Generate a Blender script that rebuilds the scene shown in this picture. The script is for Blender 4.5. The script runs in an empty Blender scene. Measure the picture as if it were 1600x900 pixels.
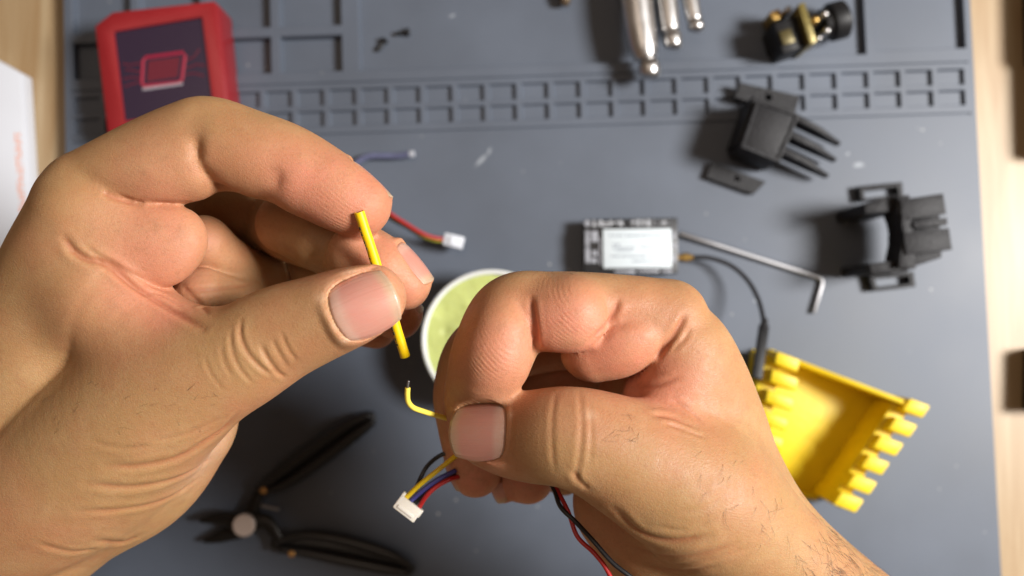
import bpy, bmesh, math, random
import numpy as np
from mathutils import Vector, Matrix
from mathutils.bvhtree import BVHTree

random.seed(7); rng = np.random.default_rng(7)
SC = bpy.context.scene
COL = SC.collection
MM = 0.001

# ---------------------------------------------------------------- camera
F_PX = 1331.0                 # focal length for a 1600 px wide frame
CAM_H = 327.0                 # mm above the mat
TILT = math.radians(2.2)
cam_d = bpy.data.cameras.new('camera')
cam = bpy.data.objects.new('camera', cam_d); COL.objects.link(cam)
cam.location = (0, 0, CAM_H*MM); cam.rotation_euler = (TILT, 0, 0)
cam_d.sensor_width = 36.0; cam_d.lens = F_PX*36.0/1600.0
cam_d.clip_start = 0.01; cam_d.clip_end = 20.0
cam_d.dof.use_dof = True; cam_d.dof.focus_distance = 0.186; cam_d.dof.aperture_fstop = 9.8
SC.camera = cam

# ---------------------------------------------------------------- light
w = bpy.data.worlds.new('World'); SC.world = w; w.use_nodes = True
bg = w.node_tree.nodes['Background']
bg.inputs[0].default_value = (1.0, 0.72, 0.52, 1); bg.inputs[1].default_value = 0.15
def area(name, loc, target, size, power, col):
    l = bpy.data.lights.new(name, 'AREA'); l.shape = 'DISK'; l.size = size*MM
    l.energy = power; l.color = col
    o = bpy.data.objects.new(name, l); COL.objects.link(o)
    o.location = Vector(loc)*MM
    d = Vector(target)*MM - o.location
    o.rotation_euler = d.to_track_quat('-Z', 'Y').to_euler()
    return o
area('desk_lamp_light', (690, 65, 715), (0, 0, 40), 280, 18.6, (1.0, 0.97, 0.94))
area('overhead_fill', (-250, 300, 1500), (0, 0, 0), 700, 2.5, (1.0, 0.82, 0.66))  # weak warm fill added from above to lift the shadows, no known lamp

SC.view_settings.view_transform = 'Standard'
try: SC.view_settings.look = 'None'
except Exception: pass
SC.view_settings.exposure = 0.0; SC.view_settings.gamma = 1.0
SC.cycles.use_denoising = True
SC.cycles.max_bounces = 8

# ---------------------------------------------------------------- helpers
CT, ST = math.cos(TILT), math.sin(TILT)
def ray(px, py):
    x = (px-800.0)/F_PX; y = -(py-450.0)/F_PX
    return Vector((x, y*CT + ST, y*ST - CT))
def D(px, py, d):             # point seen at a pixel, d mm in front of the lens
    r = ray(px, py); return Vector((0, 0, CAM_H)) + r*d
def P(px, py, z=0.0):         # point seen at a pixel, z mm above the mat
    r = ray(px, py); return Vector((0, 0, CAM_H)) + r*((z-CAM_H)/r.z)

def tag(o, label=None, cat=None, group=None, kind=None):
    if label: o['label'] = label
    if cat: o['category'] = cat
    if group: o['group'] = group
    if kind: o['kind'] = kind
    return o
def empty(name, loc=(0, 0, 0), rz=0.0):
    o = bpy.data.objects.new(name, None); COL.objects.link(o)
    o.location = Vector(loc)*MM; o.rotation_euler = (0, 0, rz)
    o.empty_display_size = 0.01
    return o
def link_mesh(name, me, mats, parent=None):
    o = bpy.data.objects.new(name, me); COL.objects.link(o)
    for m in (mats if isinstance(mats, (list, tuple)) else [mats]): me.materials.append(m)
    if parent is not None: o.parent = parent
    return o

class MB:
    """collects shapes (in mm, local to the thing) and links them as one mesh"""
    def __init__(s): s.bm = bmesh.new()
    def verts(s, pts): return [s.bm.verts.new(Vector(p)) for p in pts]
    def box(s, c, size, rz=0.0, M=None):
        sx, sy, sz = size[0]/2, size[1]/2, size[2]/2
        R = Matrix.Translation(Vector(c)) @ Matrix.Rotation(rz, 4, 'Z')
        if M is not None: R = M @ R
        v = [s.bm.verts.new(R @ Vector((x*sx, y*sy, z*sz))) for z in (-1, 1) for y in (-1, 1) for x in (-1, 1)]
        for f in ((0,2,3,1), (4,5,7,6), (0,1,5,4), (2,6,7,3), (0,4,6,2), (1,3,7,5)):
            s.bm.faces.new([v[i] for i in f])
        return s
    def prism(s, pts, z0, z1):
        a = [s.bm.verts.new((p[0], p[1], z0)) for p in pts]
        b = [s.bm.verts.new((p[0], p[1], z1)) for p in pts]
        n = len(pts)
        s.bm.faces.new(a[::-1]); s.bm.faces.new(b)
        for i in range(n): s.bm.faces.new((a[i], a[(i+1) % n], b[(i+1) % n], b[i]))
        return s
    def tube(s, pts, r, seg=10, cap=True, flat=1.0):
        pts = [Vector(p) for p in pts]; n = len(pts)
        rs = r if isinstance(r, (list, tuple)) else [r]*n
        t0 = (pts[1]-pts[0]).normalized()
        up = Vector((0, 0, 1)) if abs(t0.z) < 0.9 else Vector((0, 1, 0))
        u = t0.cross(up).normalized(); rings = []
        for i in range(n):
            t = (pts[min(i+1, n-1)]-pts[max(i-1, 0)]).normalized()
            u = (u - t*u.dot(t)).normalized(); v = t.cross(u)
            rings.append([s.bm.verts.new(pts[i] + (u*math.cos(a)+v*math.sin(a)*flat)*rs[i])
                          for a in [2*math.pi*k/seg for k in range(seg)]])
        for i in range(n-1):
            for k in range(seg):
                s.bm.faces.new((rings[i][k], rings[i][(k+1) % seg], rings[i+1][(k+1) % seg], rings[i+1][k]))
        if cap: s.bm.faces.new(rings[0][::-1]); s.bm.faces.new(rings[-1])
        return s
    def lathe(s, prof, seg=40, M=None, close=False):
        M = M or Matrix.Identity(4)
        rings = [[s.bm.verts.new(M @ Vector((r*math.cos(a), r*math.sin(a), z)))
                  for a in [2*math.pi*k/seg for k in range(seg)]] for r, z in prof]
        for i in range(len(prof)-1):
            for k in range(seg):
                s.bm.faces.new((rings[i][k], rings[i][(k+1) % seg], rings[i+1][(k+1) % seg], rings[i+1][k]))
        s.bm.faces.new(rings[0][::-1]); s.bm.faces.new(rings[-1])
        return s
    def build(s, name, mat, parent=None, bevel=0.0, smooth=False, seg=2, subsurf=0):
        bmesh.ops.recalc_face_normals(s.bm, faces=s.bm.faces)
        if bevel > 0:
            es = [e for e in s.bm.edges if len(e.link_faces) == 2 and e.calc_face_angle(0) > 0.5]
            bmesh.ops.bevel(s.bm, geom=es, offset=bevel, segments=seg, affect='EDGES', profile=0.5, clamp_overlap=True)
        bmesh.ops.scale(s.bm, vec=(MM, MM, MM), verts=s.bm.verts)
        me = bpy.data.meshes.new(name); s.bm.to_mesh(me); s.bm.free()
        if smooth or bevel > 0:
            me.polygons.foreach_set('use_smooth', [True]*len(me.polygons))
        o = link_mesh(name, me, mat, parent)
        if smooth != True and bevel > 0:
            try: me.set_sharp_from_angle(angle=math.radians(25))
            except Exception: pass
        if subsurf:
            m = o.modifiers.new('s', 'SUBSURF'); m.levels = m.render_levels = subsurf
        return o

def spline(pts, n=8):
    """Catmull-Rom through points of any dimension"""
    p = np.array([list(q) for q in pts], float)
    p = np.vstack([2*p[0]-p[1], p, 2*p[-1]-p[-2]]); out = []
    for i in range(1, len(p)-2):
        for k in range(n):
            t = k/n
            out.append(0.5*((2*p[i]) + (-p[i-1]+p[i+1])*t + (2*p[i-1]-5*p[i]+4*p[i+1]-p[i+2])*t*t
                            + (-p[i-1]+3*p[i]-3*p[i+1]+p[i+2])*t**3))
    out.append(p[-2]); return np.array(out)

# ---------------------------------------------------------------- materials
def mat(name, col, rough=0.5, metal=0.0, noise=None, bump=None, spec=0.5, coat=0.0, emis=None, trans=0.0, sss=0.0):
    """noise=(scale, amount) mottles the colour; bump=(scale, strength, distance mm)"""
    m = bpy.data.materials.new(name); m.use_nodes = True
    nt = m.node_tree; b = nt.nodes['Principled BSDF']
    b.inputs['Base Color'].default_value = (*col, 1); b.inputs['Roughness'].default_value = rough
    b.inputs['Metallic'].default_value = metal; b.inputs['Specular IOR Level'].default_value = spec
    b.inputs['Coat Weight'].default_value = coat; b.inputs['Transmission Weight'].default_value = trans
    if sss: 
        b.inputs['Subsurface Weight'].default_value = sss; b.inputs['Subsurface Scale'].default_value = 0.002
        b.inputs['Subsurface Radius'].default_value = (1, 0.9, 0.5)
    if emis:
        b.inputs['Emission Color'].default_value = (*emis[0], 1); b.inputs['Emission Strength'].default_value = emis[1]
    tc = nt.nodes.new('ShaderNodeTexCoord')
    if noise:
        n = nt.nodes.new('ShaderNodeTexNoise'); n.inputs['Scale'].default_value = noise[0]; n.inputs['Detail'].default_value = 6
        nt.links.new(tc.outputs['Object'], n.inputs['Vector'])
        mr = nt.nodes.new('ShaderNodeMapRange')
        mr.inputs['From Min'].default_value = 0.3; mr.inputs['From Max'].default_value = 0.7
        mr.inputs['To Min'].default_value = 1-noise[1]; mr.inputs['To Max'].default_value = 1+noise[1]
        nt.links.new(n.outputs['Fac'], mr.inputs['Value'])
        h = nt.nodes.new('ShaderNodeHueSaturation'); h.inputs['Color'].default_value = (*col, 1)
        nt.links.new(mr.outputs['Result'], h.inputs['Value']); nt.links.new(h.outputs['Color'], b.inputs['Base Color'])
        mr2 = nt.nodes.new('ShaderNodeMapRange'); mr2.inputs['To Min'].default_value = max(0, rough-0.1); mr2.inputs['To Max'].default_value = min(1, rough+0.1)
        nt.links.new(n.outputs['Fac'], mr2.inputs['Value']); nt.links.new(mr2.outputs['Result'], b.inputs['Roughness'])
    if bump:
        n2 = nt.nodes.new('ShaderNodeTexNoise'); n2.inputs['Scale'].default_value = bump[0]; n2.inputs['Detail'].default_value = 4
        nt.links.new(tc.outputs['Object'], n2.inputs['Vector'])
        bp = nt.nodes.new('ShaderNodeBump'); bp.inputs['Strength'].default_value = bump[1]; bp.inputs['Distance'].default_value = bump[2]*MM
        nt.links.new(n2.outputs['Fac'], bp.inputs['Height']); nt.links.new(bp.outputs['Normal'], b.inputs['Normal'])
    return m
# ---------------------------------------------------------------- desk and mat
def wood():
    m = mat('desk_wood', (0.5, 0.4, 0.26), 0.45); nt = m.node_tree; b = nt.nodes['Principled BSDF']
    tc = nt.nodes.new('ShaderNodeTexCoord'); mp = nt.nodes.new('ShaderNodeMapping'); mp.inputs['Scale'].default_value = (60, 4, 10)
    n = nt.nodes.new('ShaderNodeTexNoise'); n.inputs['Scale'].default_value = 3.0; n.inputs['Detail'].default_value = 8; n.inputs['Distortion'].default_value = 0.6
    nt.links.new(tc.outputs['Object'], mp.inputs[0]); nt.links.new(mp.outputs[0], n.inputs['Vector'])
    r = nt.nodes.new('ShaderNodeValToRGB'); e = r.color_ramp.elements
    e[0].position = 0.32; e[0].color = (0.30, 0.19, 0.09, 1); e[1].position = 0.68; e[1].color = (0.41, 0.31, 0.185, 1)
    nt.links.new(n.outputs['Fac'], r.inputs['Fac']); nt.links.new(r.outputs['Color'], b.inputs['Base Color'])
    return m
def mat_silicone():
    m = mat('mat_silicone', (0.082, 0.099, 0.130), 0.50, noise=(18, 0.16), bump=(1200, 0.10, 0.1)); nt = m.node_tree; b = nt.nodes['Principled BSDF']
    b.inputs['Specular IOR Level'].default_value = 0.5
    # pale dried smears with a ragged outline
    src = b.inputs['Base Color'].links[0].from_socket
    tc = nt.nodes.new('ShaderNodeTexCoord'); n = nt.nodes.new('ShaderNodeTexNoise'); n.inputs['Scale'].default_value = 260; n.inputs['Detail'].default_value = 5
    nt.links.new(tc.outputs['Object'], n.inputs['Vector'])
    tot = None
    for px, py, rx, ry, rot in ((752, 250, 5.2, 1.3, 0.75), (765, 236, 2.6, 1.2, 1.2), (1342, 258, 3.6, 1.6, 0.1), (1325, 240, 1.6, 1.0, 0.6), (1180, 470, 1.2, .8, 0), (706, 20, 2.0, 1.0, .3)):
        c = (Matrix.Rotation(-ANG, 3, 'Z') @ (P(px, py)-ORG))*MM
        mp = nt.nodes.new('ShaderNodeMapping'); mp.vector_type = 'TEXTURE'
        mp.inputs['Location'].default_value = (c.x, c.y, 0); mp.inputs['Rotation'].default_value = (0, 0, rot); mp.inputs['Scale'].default_value = (rx*MM, ry*MM, 1)
        nt.links.new(tc.outputs['Object'], mp.inputs[0])
        ln = nt.nodes.new('ShaderNodeVectorMath'); ln.operation = 'LENGTH'; nt.links.new(mp.outputs[0], ln.inputs[0])
        ad = nt.nodes.new('ShaderNodeMath'); ad.operation = 'ADD'; nt.links.new(ln.outputs['Value'], ad.inputs[0]); nt.links.new(n.outputs['Fac'], ad.inputs[1])
        r = nt.nodes.new('ShaderNodeMapRange'); nt.links.new(ad.outputs[0], r.inputs[0])
        r.inputs[1].default_value = 1.25; r.inputs[2].default_value = 0.7; r.inputs[3].default_value = 0; r.inputs[4].default_value = 0.5
        if tot is None: tot = r.outputs[0]
        else:
            mx = nt.nodes.new('ShaderNodeMath'); mx.operation = 'MAXIMUM'; nt.links.new(tot, mx.inputs[0]); nt.links.new(r.outputs[0], mx.inputs[1]); tot = mx.outputs[0]
    x = nt.nodes.new('ShaderNodeMix'); x.data_type = 'RGBA'; nt.links.new(tot, x.inputs[0]); nt.links.new(src, x.inputs[6]); x.inputs[7].default_value = (0.42, 0.46, 0.50, 1)
    sp = nt.nodes.new('ShaderNodeTexVoronoi'); sp.inputs['Scale'].default_value = 130; nt.links.new(tc.outputs['Object'], sp.inputs['Vector'])
    s1 = nt.nodes.new('ShaderNodeMapRange'); nt.links.new(sp.outputs['Distance'], s1.inputs[0])
    s1.inputs[1].default_value = 0.09; s1.inputs[2].default_value = 0.03; s1.inputs[3].default_value = 0; s1.inputs[4].default_value = 1
    wn = nt.nodes.new('ShaderNodeSeparateColor'); nt.links.new(sp.outputs['Color'], wn.inputs[0])
    s2 = nt.nodes.new('ShaderNodeMapRange'); nt.links.new(wn.outputs[0], s2.inputs[0]); s2.inputs[1].default_value = 0.6; s2.inputs[2].default_value = 1.0; s2.inputs[4].default_value = 0.6
    s3 = nt.nodes.new('ShaderNodeMath'); s3.operation = 'MULTIPLY'; nt.links.new(s1.outputs[0], s3.inputs[0]); nt.links.new(s2.outputs[0], s3.inputs[1])
    y = nt.nodes.new('ShaderNodeMix'); y.data_type = 'RGBA'; nt.links.new(s3.outputs[0], y.inputs[0]); nt.links.new(x.outputs[2], y.inputs[6]); y.inputs[7].default_value = (0.5, 0.5, 0.48, 1)
    nt.links.new(y.outputs[2], b.inputs['Base Color'])
    return m
ANG = math.radians(1.9)
ORG = P(800, 450)
def ML(px, py, z=0.0):
    v = Matrix.Rotation(-ANG, 3, 'Z') @ (P(px, py, z)-ORG); return v.x, v.y
DESK = wood()
desk = MB().box((0, 0, -11.0), (1100, 900, 10)).build('desk', DESK); tag(desk, kind='structure')

def build_mat():
    xl = ML(101, 100)[0]; xr = ML(1519, 60)[0]
    yb = -150.0; yt = ML(800, 0)[1]+45
    recess = []                                     # x0, x1, y0, y1, depth
    r1t, r1b = ML(857, 128)[1], ML(857, 154)[1]; r2t, r2b = ML(857, 161)[1], ML(857, 186)[1]
    pitch = (ML(1503.8, 130)[0]-ML(602.5, 150)[0])/18.0; x0 = ML(606, 155)[0]
    for k in range(-9, 19):
        a = x0+(k-1)*pitch+2.0; b = x0+k*pitch
        a = max(a, xl+3)
        for t, bt in ((r1t, r1b), (r2t, r2b)): recess.append((a, b, bt, t, 1.6))
    tb = ML(480, 113)[1]; tt = ML(480, 55)[1]; ub = ML(480, 41)[1]; ut = yt-8
    for xa, xb in ((113, 205), (217, 314), (327, 424), (437, 535)):
        a = ML(xa, 85)[0]; b = ML(xb, 85)[0]
        recess.append((a, b, tb, tt, 4.0)); recess.append((a, b, ub, ut, 4.0))
    recess.append((ML(560, 50)[0], ML(1352, 40)[0], ML(900, 100)[1], ut, 3.2))
    recess.append((ML(1366, 40)[0], ML(1508, 40)[0], ML(1430, 78)[1], ut, 3.2))
    # a shallow groove round the strip of small cells
    gt = ML(857, 117)[1]; gb = ML(857, 197)[1]
    recess.append((xl+2, xr-2, gt-0.7, gt, 0.7)); recess.append((xl+2, xr-2, gb-0.9, gb, 0.7))
    m = MB()
    # strips of the top surface: bands in y, each cut in x
    ys = sorted({yb, yt, *[r[2] for r in recess], *[r[3] for r in recess]})
    bands = []
    for y0, y1 in zip(ys[:-1], ys[1:]):
        if y1-y0 < 1e-4: continue
        cuts = sorted([r for r in recess if r[2] < (y0+y1)/2 < r[3]], key=lambda r: r[0])
        x = xl
        for r in cuts:
            if r[0] > x+1e-4: m.bm.faces.new(m.verts([(x, y0, 0), (r[0], y0, 0), (r[0], y1, 0), (x, y1, 0)]))
            x = r[1]
        if x < xr: m.bm.faces.new(m.verts([(x, y0, 0), (xr, y0, 0), (xr, y1, 0), (x, y1, 0)]))
    for a, b, c, d, h in recess:                    # floor, sloping walls with a rounded lip
        def loop(i, z): return m.verts([(a+i, c+i, z), (b-i, c+i, z), (b-i, d-i, z), (a+i, d-i, z)])
        e = min(0.45, h*0.3)
        ls = [loop(0, 0), loop(e*0.3, -e*0.3), loop(e*0.6, -e), loop(e*0.8, -h+e*0.6), loop(e*1.3, -h)]
        for p, q in zip(ls[:-1], ls[1:]):
            for i in range(4): m.bm.faces.new((p[i], p[(i+1) % 4], q[(i+1) % 4], q[i]))
        m.bm.faces.new(ls[-1])
    z0 = -6.0
    for p, q in (((xl, yb), (xr, yb)), ((xr, yb), (xr, yt)), ((xr, yt), (xl, yt)), ((xl, yt), (xl, yb))):
        m.bm.faces.new(m.verts([(p[0], p[1], 0), (p[0], p[1], z0), (q[0], q[1], z0), (q[0], q[1], 0)]))
    bmesh.ops.remove_doubles(m.bm, verts=m.bm.verts, dist=1e-4)
    for f in m.bm.faces: 
        f.normal_update()
        if f.normal.z < -0.01: f.normal_flip()
    bmesh.ops.scale(m.bm, vec=(MM, MM, MM), verts=m.bm.verts)
    me = bpy.data.meshes.new('work_mat'); m.bm.to_mesh(me); m.bm.free()
    o = link_mesh('work_mat', me, mat_silicone()); o.location = ORG*MM; o.rotation_euler = (0, 0, ANG)
    return tag(o, 'grey silicone repair mat with moulded trays and a strip of small cells', 'work mat')
build_mat()
# ---------------------------------------------------------------- hands
def chain(ctrl, n=4, sz=1.0, k=0.0):
    """control points (px, py, depth mm, radius px) -> nodes x,y,z,r in mm"""
    q = spline(ctrl, n); out = []
    for px, py, d, r in q:
        v = D(px, py, d); out.append((v.x, v.y, v.z, r*d/F_PX))
    return np.array(out, np.float32), sz

def sdf_chain(ax, lo, h, nodes, sz, mg):
    """distance to a chain of tapering segments, worked out only near each segment"""
    dim = np.array([len(q) for q in ax])
    D_ = np.full(dim, 60.0, np.float32)
    for i in range(len(nodes)-1):
        a = nodes[i]; b = nodes[i+1]; r = max(a[3], b[3])+mg
        l = np.clip(((np.minimum(a[:3], b[:3])-r-lo)/h).astype(int), 0, dim)
        u = np.clip(((np.maximum(a[:3], b[:3])+r-lo)/h).astype(int)+2, 0, dim)
        if (u <= l).any(): continue
        X = ax[0][l[0]:u[0], None, None]; Y = ax[1][None, l[1]:u[1], None]; Z = ax[2][None, None, l[2]:u[2]]
        ab = b[:3]-a[:3]; L2 = float((ab*ab).sum())+1e-9
        px = X-a[0]; py = Y-a[1]; pz = Z-a[2]
        t = np.clip((px*ab[0]+py*ab[1]+pz*ab[2])/np.float32(L2), 0, 1)
        dx = px-t*ab[0]; dy = py-t*ab[1]; dz = (pz-t*ab[2])*np.float32(1/sz)
        d = np.sqrt(dx*dx+dy*dy+dz*dz) - (a[3]+t*(b[3]-a[3]))
        s = (slice(l[0], u[0]), slice(l[1], u[1]), slice(l[2], u[2]))
        D_[s] = np.minimum(D_[s], d)
    return D_

def smin(a, b, k):
    h = np.maximum(k-np.abs(a-b), 0)/k
    return np.minimum(a, b) - h*h*k*0.25

def surface_nets(F, org, h):
    ins = F < 0
    nx, ny, nz = F.shape
    cnt = np.zeros((nx-1, ny-1, nz-1), np.uint8)
    offs = [(i, j, k) for i in (0, 1) for j in (0, 1) for k in (0, 1)]
    for i, j, k in offs: cnt += ins[i:nx-1+i, j:ny-1+j, k:nz-1+k]
    act = np.argwhere((cnt > 0) & (cnt < 8))
    vals = {o: F[act[:, 0]+o[0], act[:, 1]+o[1], act[:, 2]+o[2]] for o in offs}
    acc = np.zeros((len(act), 3)); num = np.zeros(len(act))
    for o in offs:
        for ax in range(3):
            if o[ax]: continue
            q = list(o); q[ax] = 1; q = tuple(q)
            f0, f1 = vals[o], vals[q]; m = (f0 < 0) != (f1 < 0)
            t = np.where(m, f0/np.where(m, f0-f1, 1), 0)
            p = np.tile(np.array(o, float), (len(act), 1)); p[:, ax] += t
            acc += p*m[:, None]; num += m
    V = (act + acc/num[:, None])*h + org
    idx = -np.ones(cnt.shape, np.int64); idx[act[:, 0], act[:, 1], act[:, 2]] = np.arange(len(act))
    quads = []
    for ax in range(3):
        u, v = (ax+1) % 3, (ax+2) % 3
        s0 = [slice(None)]*3; s1 = [slice(None)]*3
        s0[ax] = slice(0, -1); s1[ax] = slice(1, None)
        ch = ins[tuple(s0)] != ins[tuple(s1)]
        e = np.argwhere(ch)
        ok = (e[:, u] > 0) & (e[:, v] > 0) & (e[:, u] < F.shape[u]-1) & (e[:, v] < F.shape[v]-1)
        e = e[ok]
        def cell(du, dv):
            c = e.copy(); c[:, u] -= du; c[:, v] -= dv
            return idx[c[:, 0], c[:, 1], c[:, 2]]
        q = np.stack([cell(1, 1), cell(0, 1), cell(0, 0), cell(1, 0)], 1)
        fl = ins[e[:, 0], e[:, 1], e[:, 2]]
        q[~fl] = q[~fl][:, ::-1]
        quads.append(q)
    return V, np.vstack(quads)

def laplace(V, Q, it, lam=0.5):
    e = np.vstack([Q[:, [0, 1]], Q[:, [1, 2]], Q[:, [2, 3]], Q[:, [3, 0]]])
    e = np.vstack([e, e[:, ::-1]]); n = len(V); deg = np.bincount(e[:, 0], minlength=n)
    for _ in range(it):
        S = np.stack([np.bincount(e[:, 0], V[e[:, 1], c], n) for c in range(3)], 1)/deg[:, None]
        V = V + lam*(S-V)
    return V

def subdivide(V, Q):
    n = len(V)
    E = np.sort(np.stack([Q, np.roll(Q, -1, 1)], 2).reshape(-1, 2), 1)
    key = E[:, 0].astype(np.int64)*n+E[:, 1]
    u, inv = np.unique(key, return_inverse=True)
    mid = (V[u//n]+V[u % n])/2; cen = V[Q].mean(1)
    e = inv.reshape(-1, 4)+n; c = np.arange(len(Q))+n+len(u)
    out = np.concatenate([np.stack([Q[:, i], e[:, i], c, e[:, i-1]], 1) for i in range(4)])
    return np.vstack([V, mid, cen]), out

def make_hand(name, parts, h, zmin, cut=None):
    """parts: list of (nodes, sz, k blend, base point, base radius, kmin); smooth-blended one after another"""
    allp = np.vstack([p[0] for p in parts])
    lo = (allp[:, :3]-allp[:, 3:]).min(0)-3; hi = (allp[:, :3]+allp[:, 3:]).max(0)+3
    lo[2] = max(lo[2], zmin)
    if cut is not None:
        lo[:2] = np.maximum(lo[:2], cut[0]); hi[:2] = np.minimum(hi[:2], cut[1])
    dim = np.ceil((hi-lo)/h).astype(int)+1
    ax = [(lo[i]+np.arange(dim[i])*h).astype(np.float32) for i in range(3)]
    F = np.full(dim, 60.0, np.float32)
    for nodes, sz, k, base, br, kmin, grooves, gamp in parts:
        mg = k+4
        l = ((nodes[:, :3]-nodes[:, 3:]).min(0)-mg-lo)/h; u = ((nodes[:, :3]+nodes[:, 3:]).max(0)+mg-lo)/h
        l = np.clip(l.astype(int), 0, dim); u = np.clip(u.astype(int)+1, 0, dim)
        if (u <= l).any(): continue
        X = ax[0][l[0]:u[0], None, None]; Y = ax[1][None, l[1]:u[1], None]; Z = ax[2][None, None, l[2]:u[2]]
        d = sdf_chain([ax[i][l[i]:u[i]] for i in range(3)], lo+l*np.float32(h), h, nodes, sz, mg)
        sub = F[l[0]:u[0], l[1]:u[1], l[2]:u[2]]
        gw = None
        if base is not None:
            wt = np.exp(-((X-base[0])**2+(Y-base[1])**2+(Z-base[2])**2)/np.float32(br*br))
            kk = kmin+(k-kmin)*wt; gw = (1-wt)**2
        else:
            kk = np.float32(max(k, 0.01))
            for gc, gr in grooves:
                q = np.exp(-((X-gc[0])**2+(Y-gc[1])**2+(Z-gc[2])**2)/np.float32(gr*gr))
                gw = q if gw is None else np.maximum(gw, q)
            if gw is not None: kk = kk*(1-gw)+np.float32(0.3)
        R_ = smin(sub, d, kk)
        if gw is not None and gamp > 0:            # the skin folds in where two masses press together
            R_ = R_ + np.float32(gamp)*gw*np.exp(-((sub-d)/np.float32(1.15))**2)
        F[l[0]:u[0], l[1]:u[1], l[2]:u[2]] = R_
    # close the block at its borders so the surface is watertight
    for a in range(3):
        s = [slice(None)]*3; s[a] = 0; F[tuple(s)] = np.maximum(F[tuple(s)], 0.5); s[a] = -1; F[tuple(s)] = np.maximum(F[tuple(s)], 0.5)
    V, Q = surface_nets(F, lo, h)
    V = laplace(V, Q, 3, 0.5)
    V, Q = subdivide(V, Q); V = laplace(V, Q, 2, 0.5)
    me = bpy.data.meshes.new(name)
    me.vertices.add(len(V)); me.vertices.foreach_set('co', V.astype(np.float32).ravel())
    me.loops.add(len(Q)*4); me.loops.foreach_set('vertex_index', Q.astype(np.int32).ravel())
    me.polygons.add(len(Q)); me.polygons.foreach_set('loop_start', np.arange(0, len(Q)*4, 4, dtype=np.int32))
    me.update(calc_edges=True)
    return me

def get_v(me):
    a = np.empty(len(me.vertices)*3, np.float32); me.vertices.foreach_get('co', a); return a.reshape(-1, 3)
def get_n(me):
    a = np.empty(len(me.vertices)*3, np.float32); me.vertex_normals.foreach_get('vector', a); return a.reshape(-1, 3)
def bvh_of(me):
    q = np.empty(len(me.loops), np.int32); me.loops.foreach_get('vertex_index', q)
    return BVHTree.FromPolygons(get_v(me).tolist(), q.reshape(-1, 4).tolist())
CAMP = Vector((0, 0, CAM_H))
def hit(bvh, px, py):
    r = ray(px, py).normalized()
    loc, nor, i, d = bvh.ray_cast(CAMP, r)
    return loc, nor
def seg_dist(V, A, B):
    ab = B-A; t = np.clip(((V-A)@ab)/(ab@ab+1e-9), 0, 1)
    return np.linalg.norm(V-(A+t[:, None]*ab), axis=1), t
def crease_lines(V, N, bvh, lines):
    """each line: (pixels, depth mm, width mm, ridge mm): a fold pressed into the skin along the line"""
    disp = np.zeros(len(V), np.float32)
    for pix, amp, wid, ridge in lines:
        sp = spline(pix, 6); pts = []
        for px, py in sp:
            loc, nor = hit(bvh, px, py)
            if loc is not None: pts.append(np.array(loc, np.float32))
        if len(pts) < 2: continue
        pa = np.array(pts); lo = pa.min(0)-4*wid-1; hi = pa.max(0)+4*wid+1
        s = np.where(((V > lo) & (V < hi)).all(1))[0]
        if len(s) == 0: continue
        best = np.full(len(s), 99.0); tt = np.zeros(len(s)); L = len(pts)-1
        for i in range(L):
            if np.linalg.norm(pts[i+1]-pts[i]) > 6: continue
            d, t = seg_dist(V[s], pts[i], pts[i+1])
            m = d < best; best[m] = d[m]; tt[m] = (i+t[m])/L
        fade = np.clip(np.minimum(tt, 1-tt)*5+0.25, 0, 1)
        g = -amp*np.exp(-(best/wid)**2) + ridge*np.exp(-((best-2.2*wid)/(1.2*wid))**2)
        disp[s] += (g*fade).astype(np.float32)
    return disp

def blobs(V, items, d0=None):
    """sum of soft spots: (px, py, depth, radius px, weight)"""
    out = np.zeros(len(V), np.float32)
    for px, py, d, r, wgt in items:
        c = np.array(D(px, py, d), np.float32); rr = r*d/F_PX
        out += wgt*np.exp(-((V-c)**2).sum(1)/(rr*rr))
    return out

def finish_hand(me, lines, pink, pale, bulge, ridge, nails):
    V = get_v(me); N = get_n(me); bvh = bvh_of(me)
    frames = [nail_frame(bvh, *q) for q in nails]
    disp = crease_lines(V, N, bvh, lines)
    if bulge: disp = disp + blobs(V, bulge)
    V2 = V + N*disp[:, None]
    for f in frames: V2 = nail_bed(V2, f)
    me.vertices.foreach_set('co', (V2*MM).ravel()); me.update()
    for nm, it in (('pink', pink), ('pale', pale), ('ridge', ridge)):
        a = me.attributes.new(nm, 'FLOAT', 'POINT')
        a.data.foreach_set('value', np.clip(blobs(V, it), 0, 1).astype(np.float32))
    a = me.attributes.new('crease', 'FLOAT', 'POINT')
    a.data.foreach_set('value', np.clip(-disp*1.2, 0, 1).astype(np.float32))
    me.polygons.foreach_set('use_smooth', [True]*len(me.polygons))
    HAIR_BVH.append(bvh)
    return frames

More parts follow.
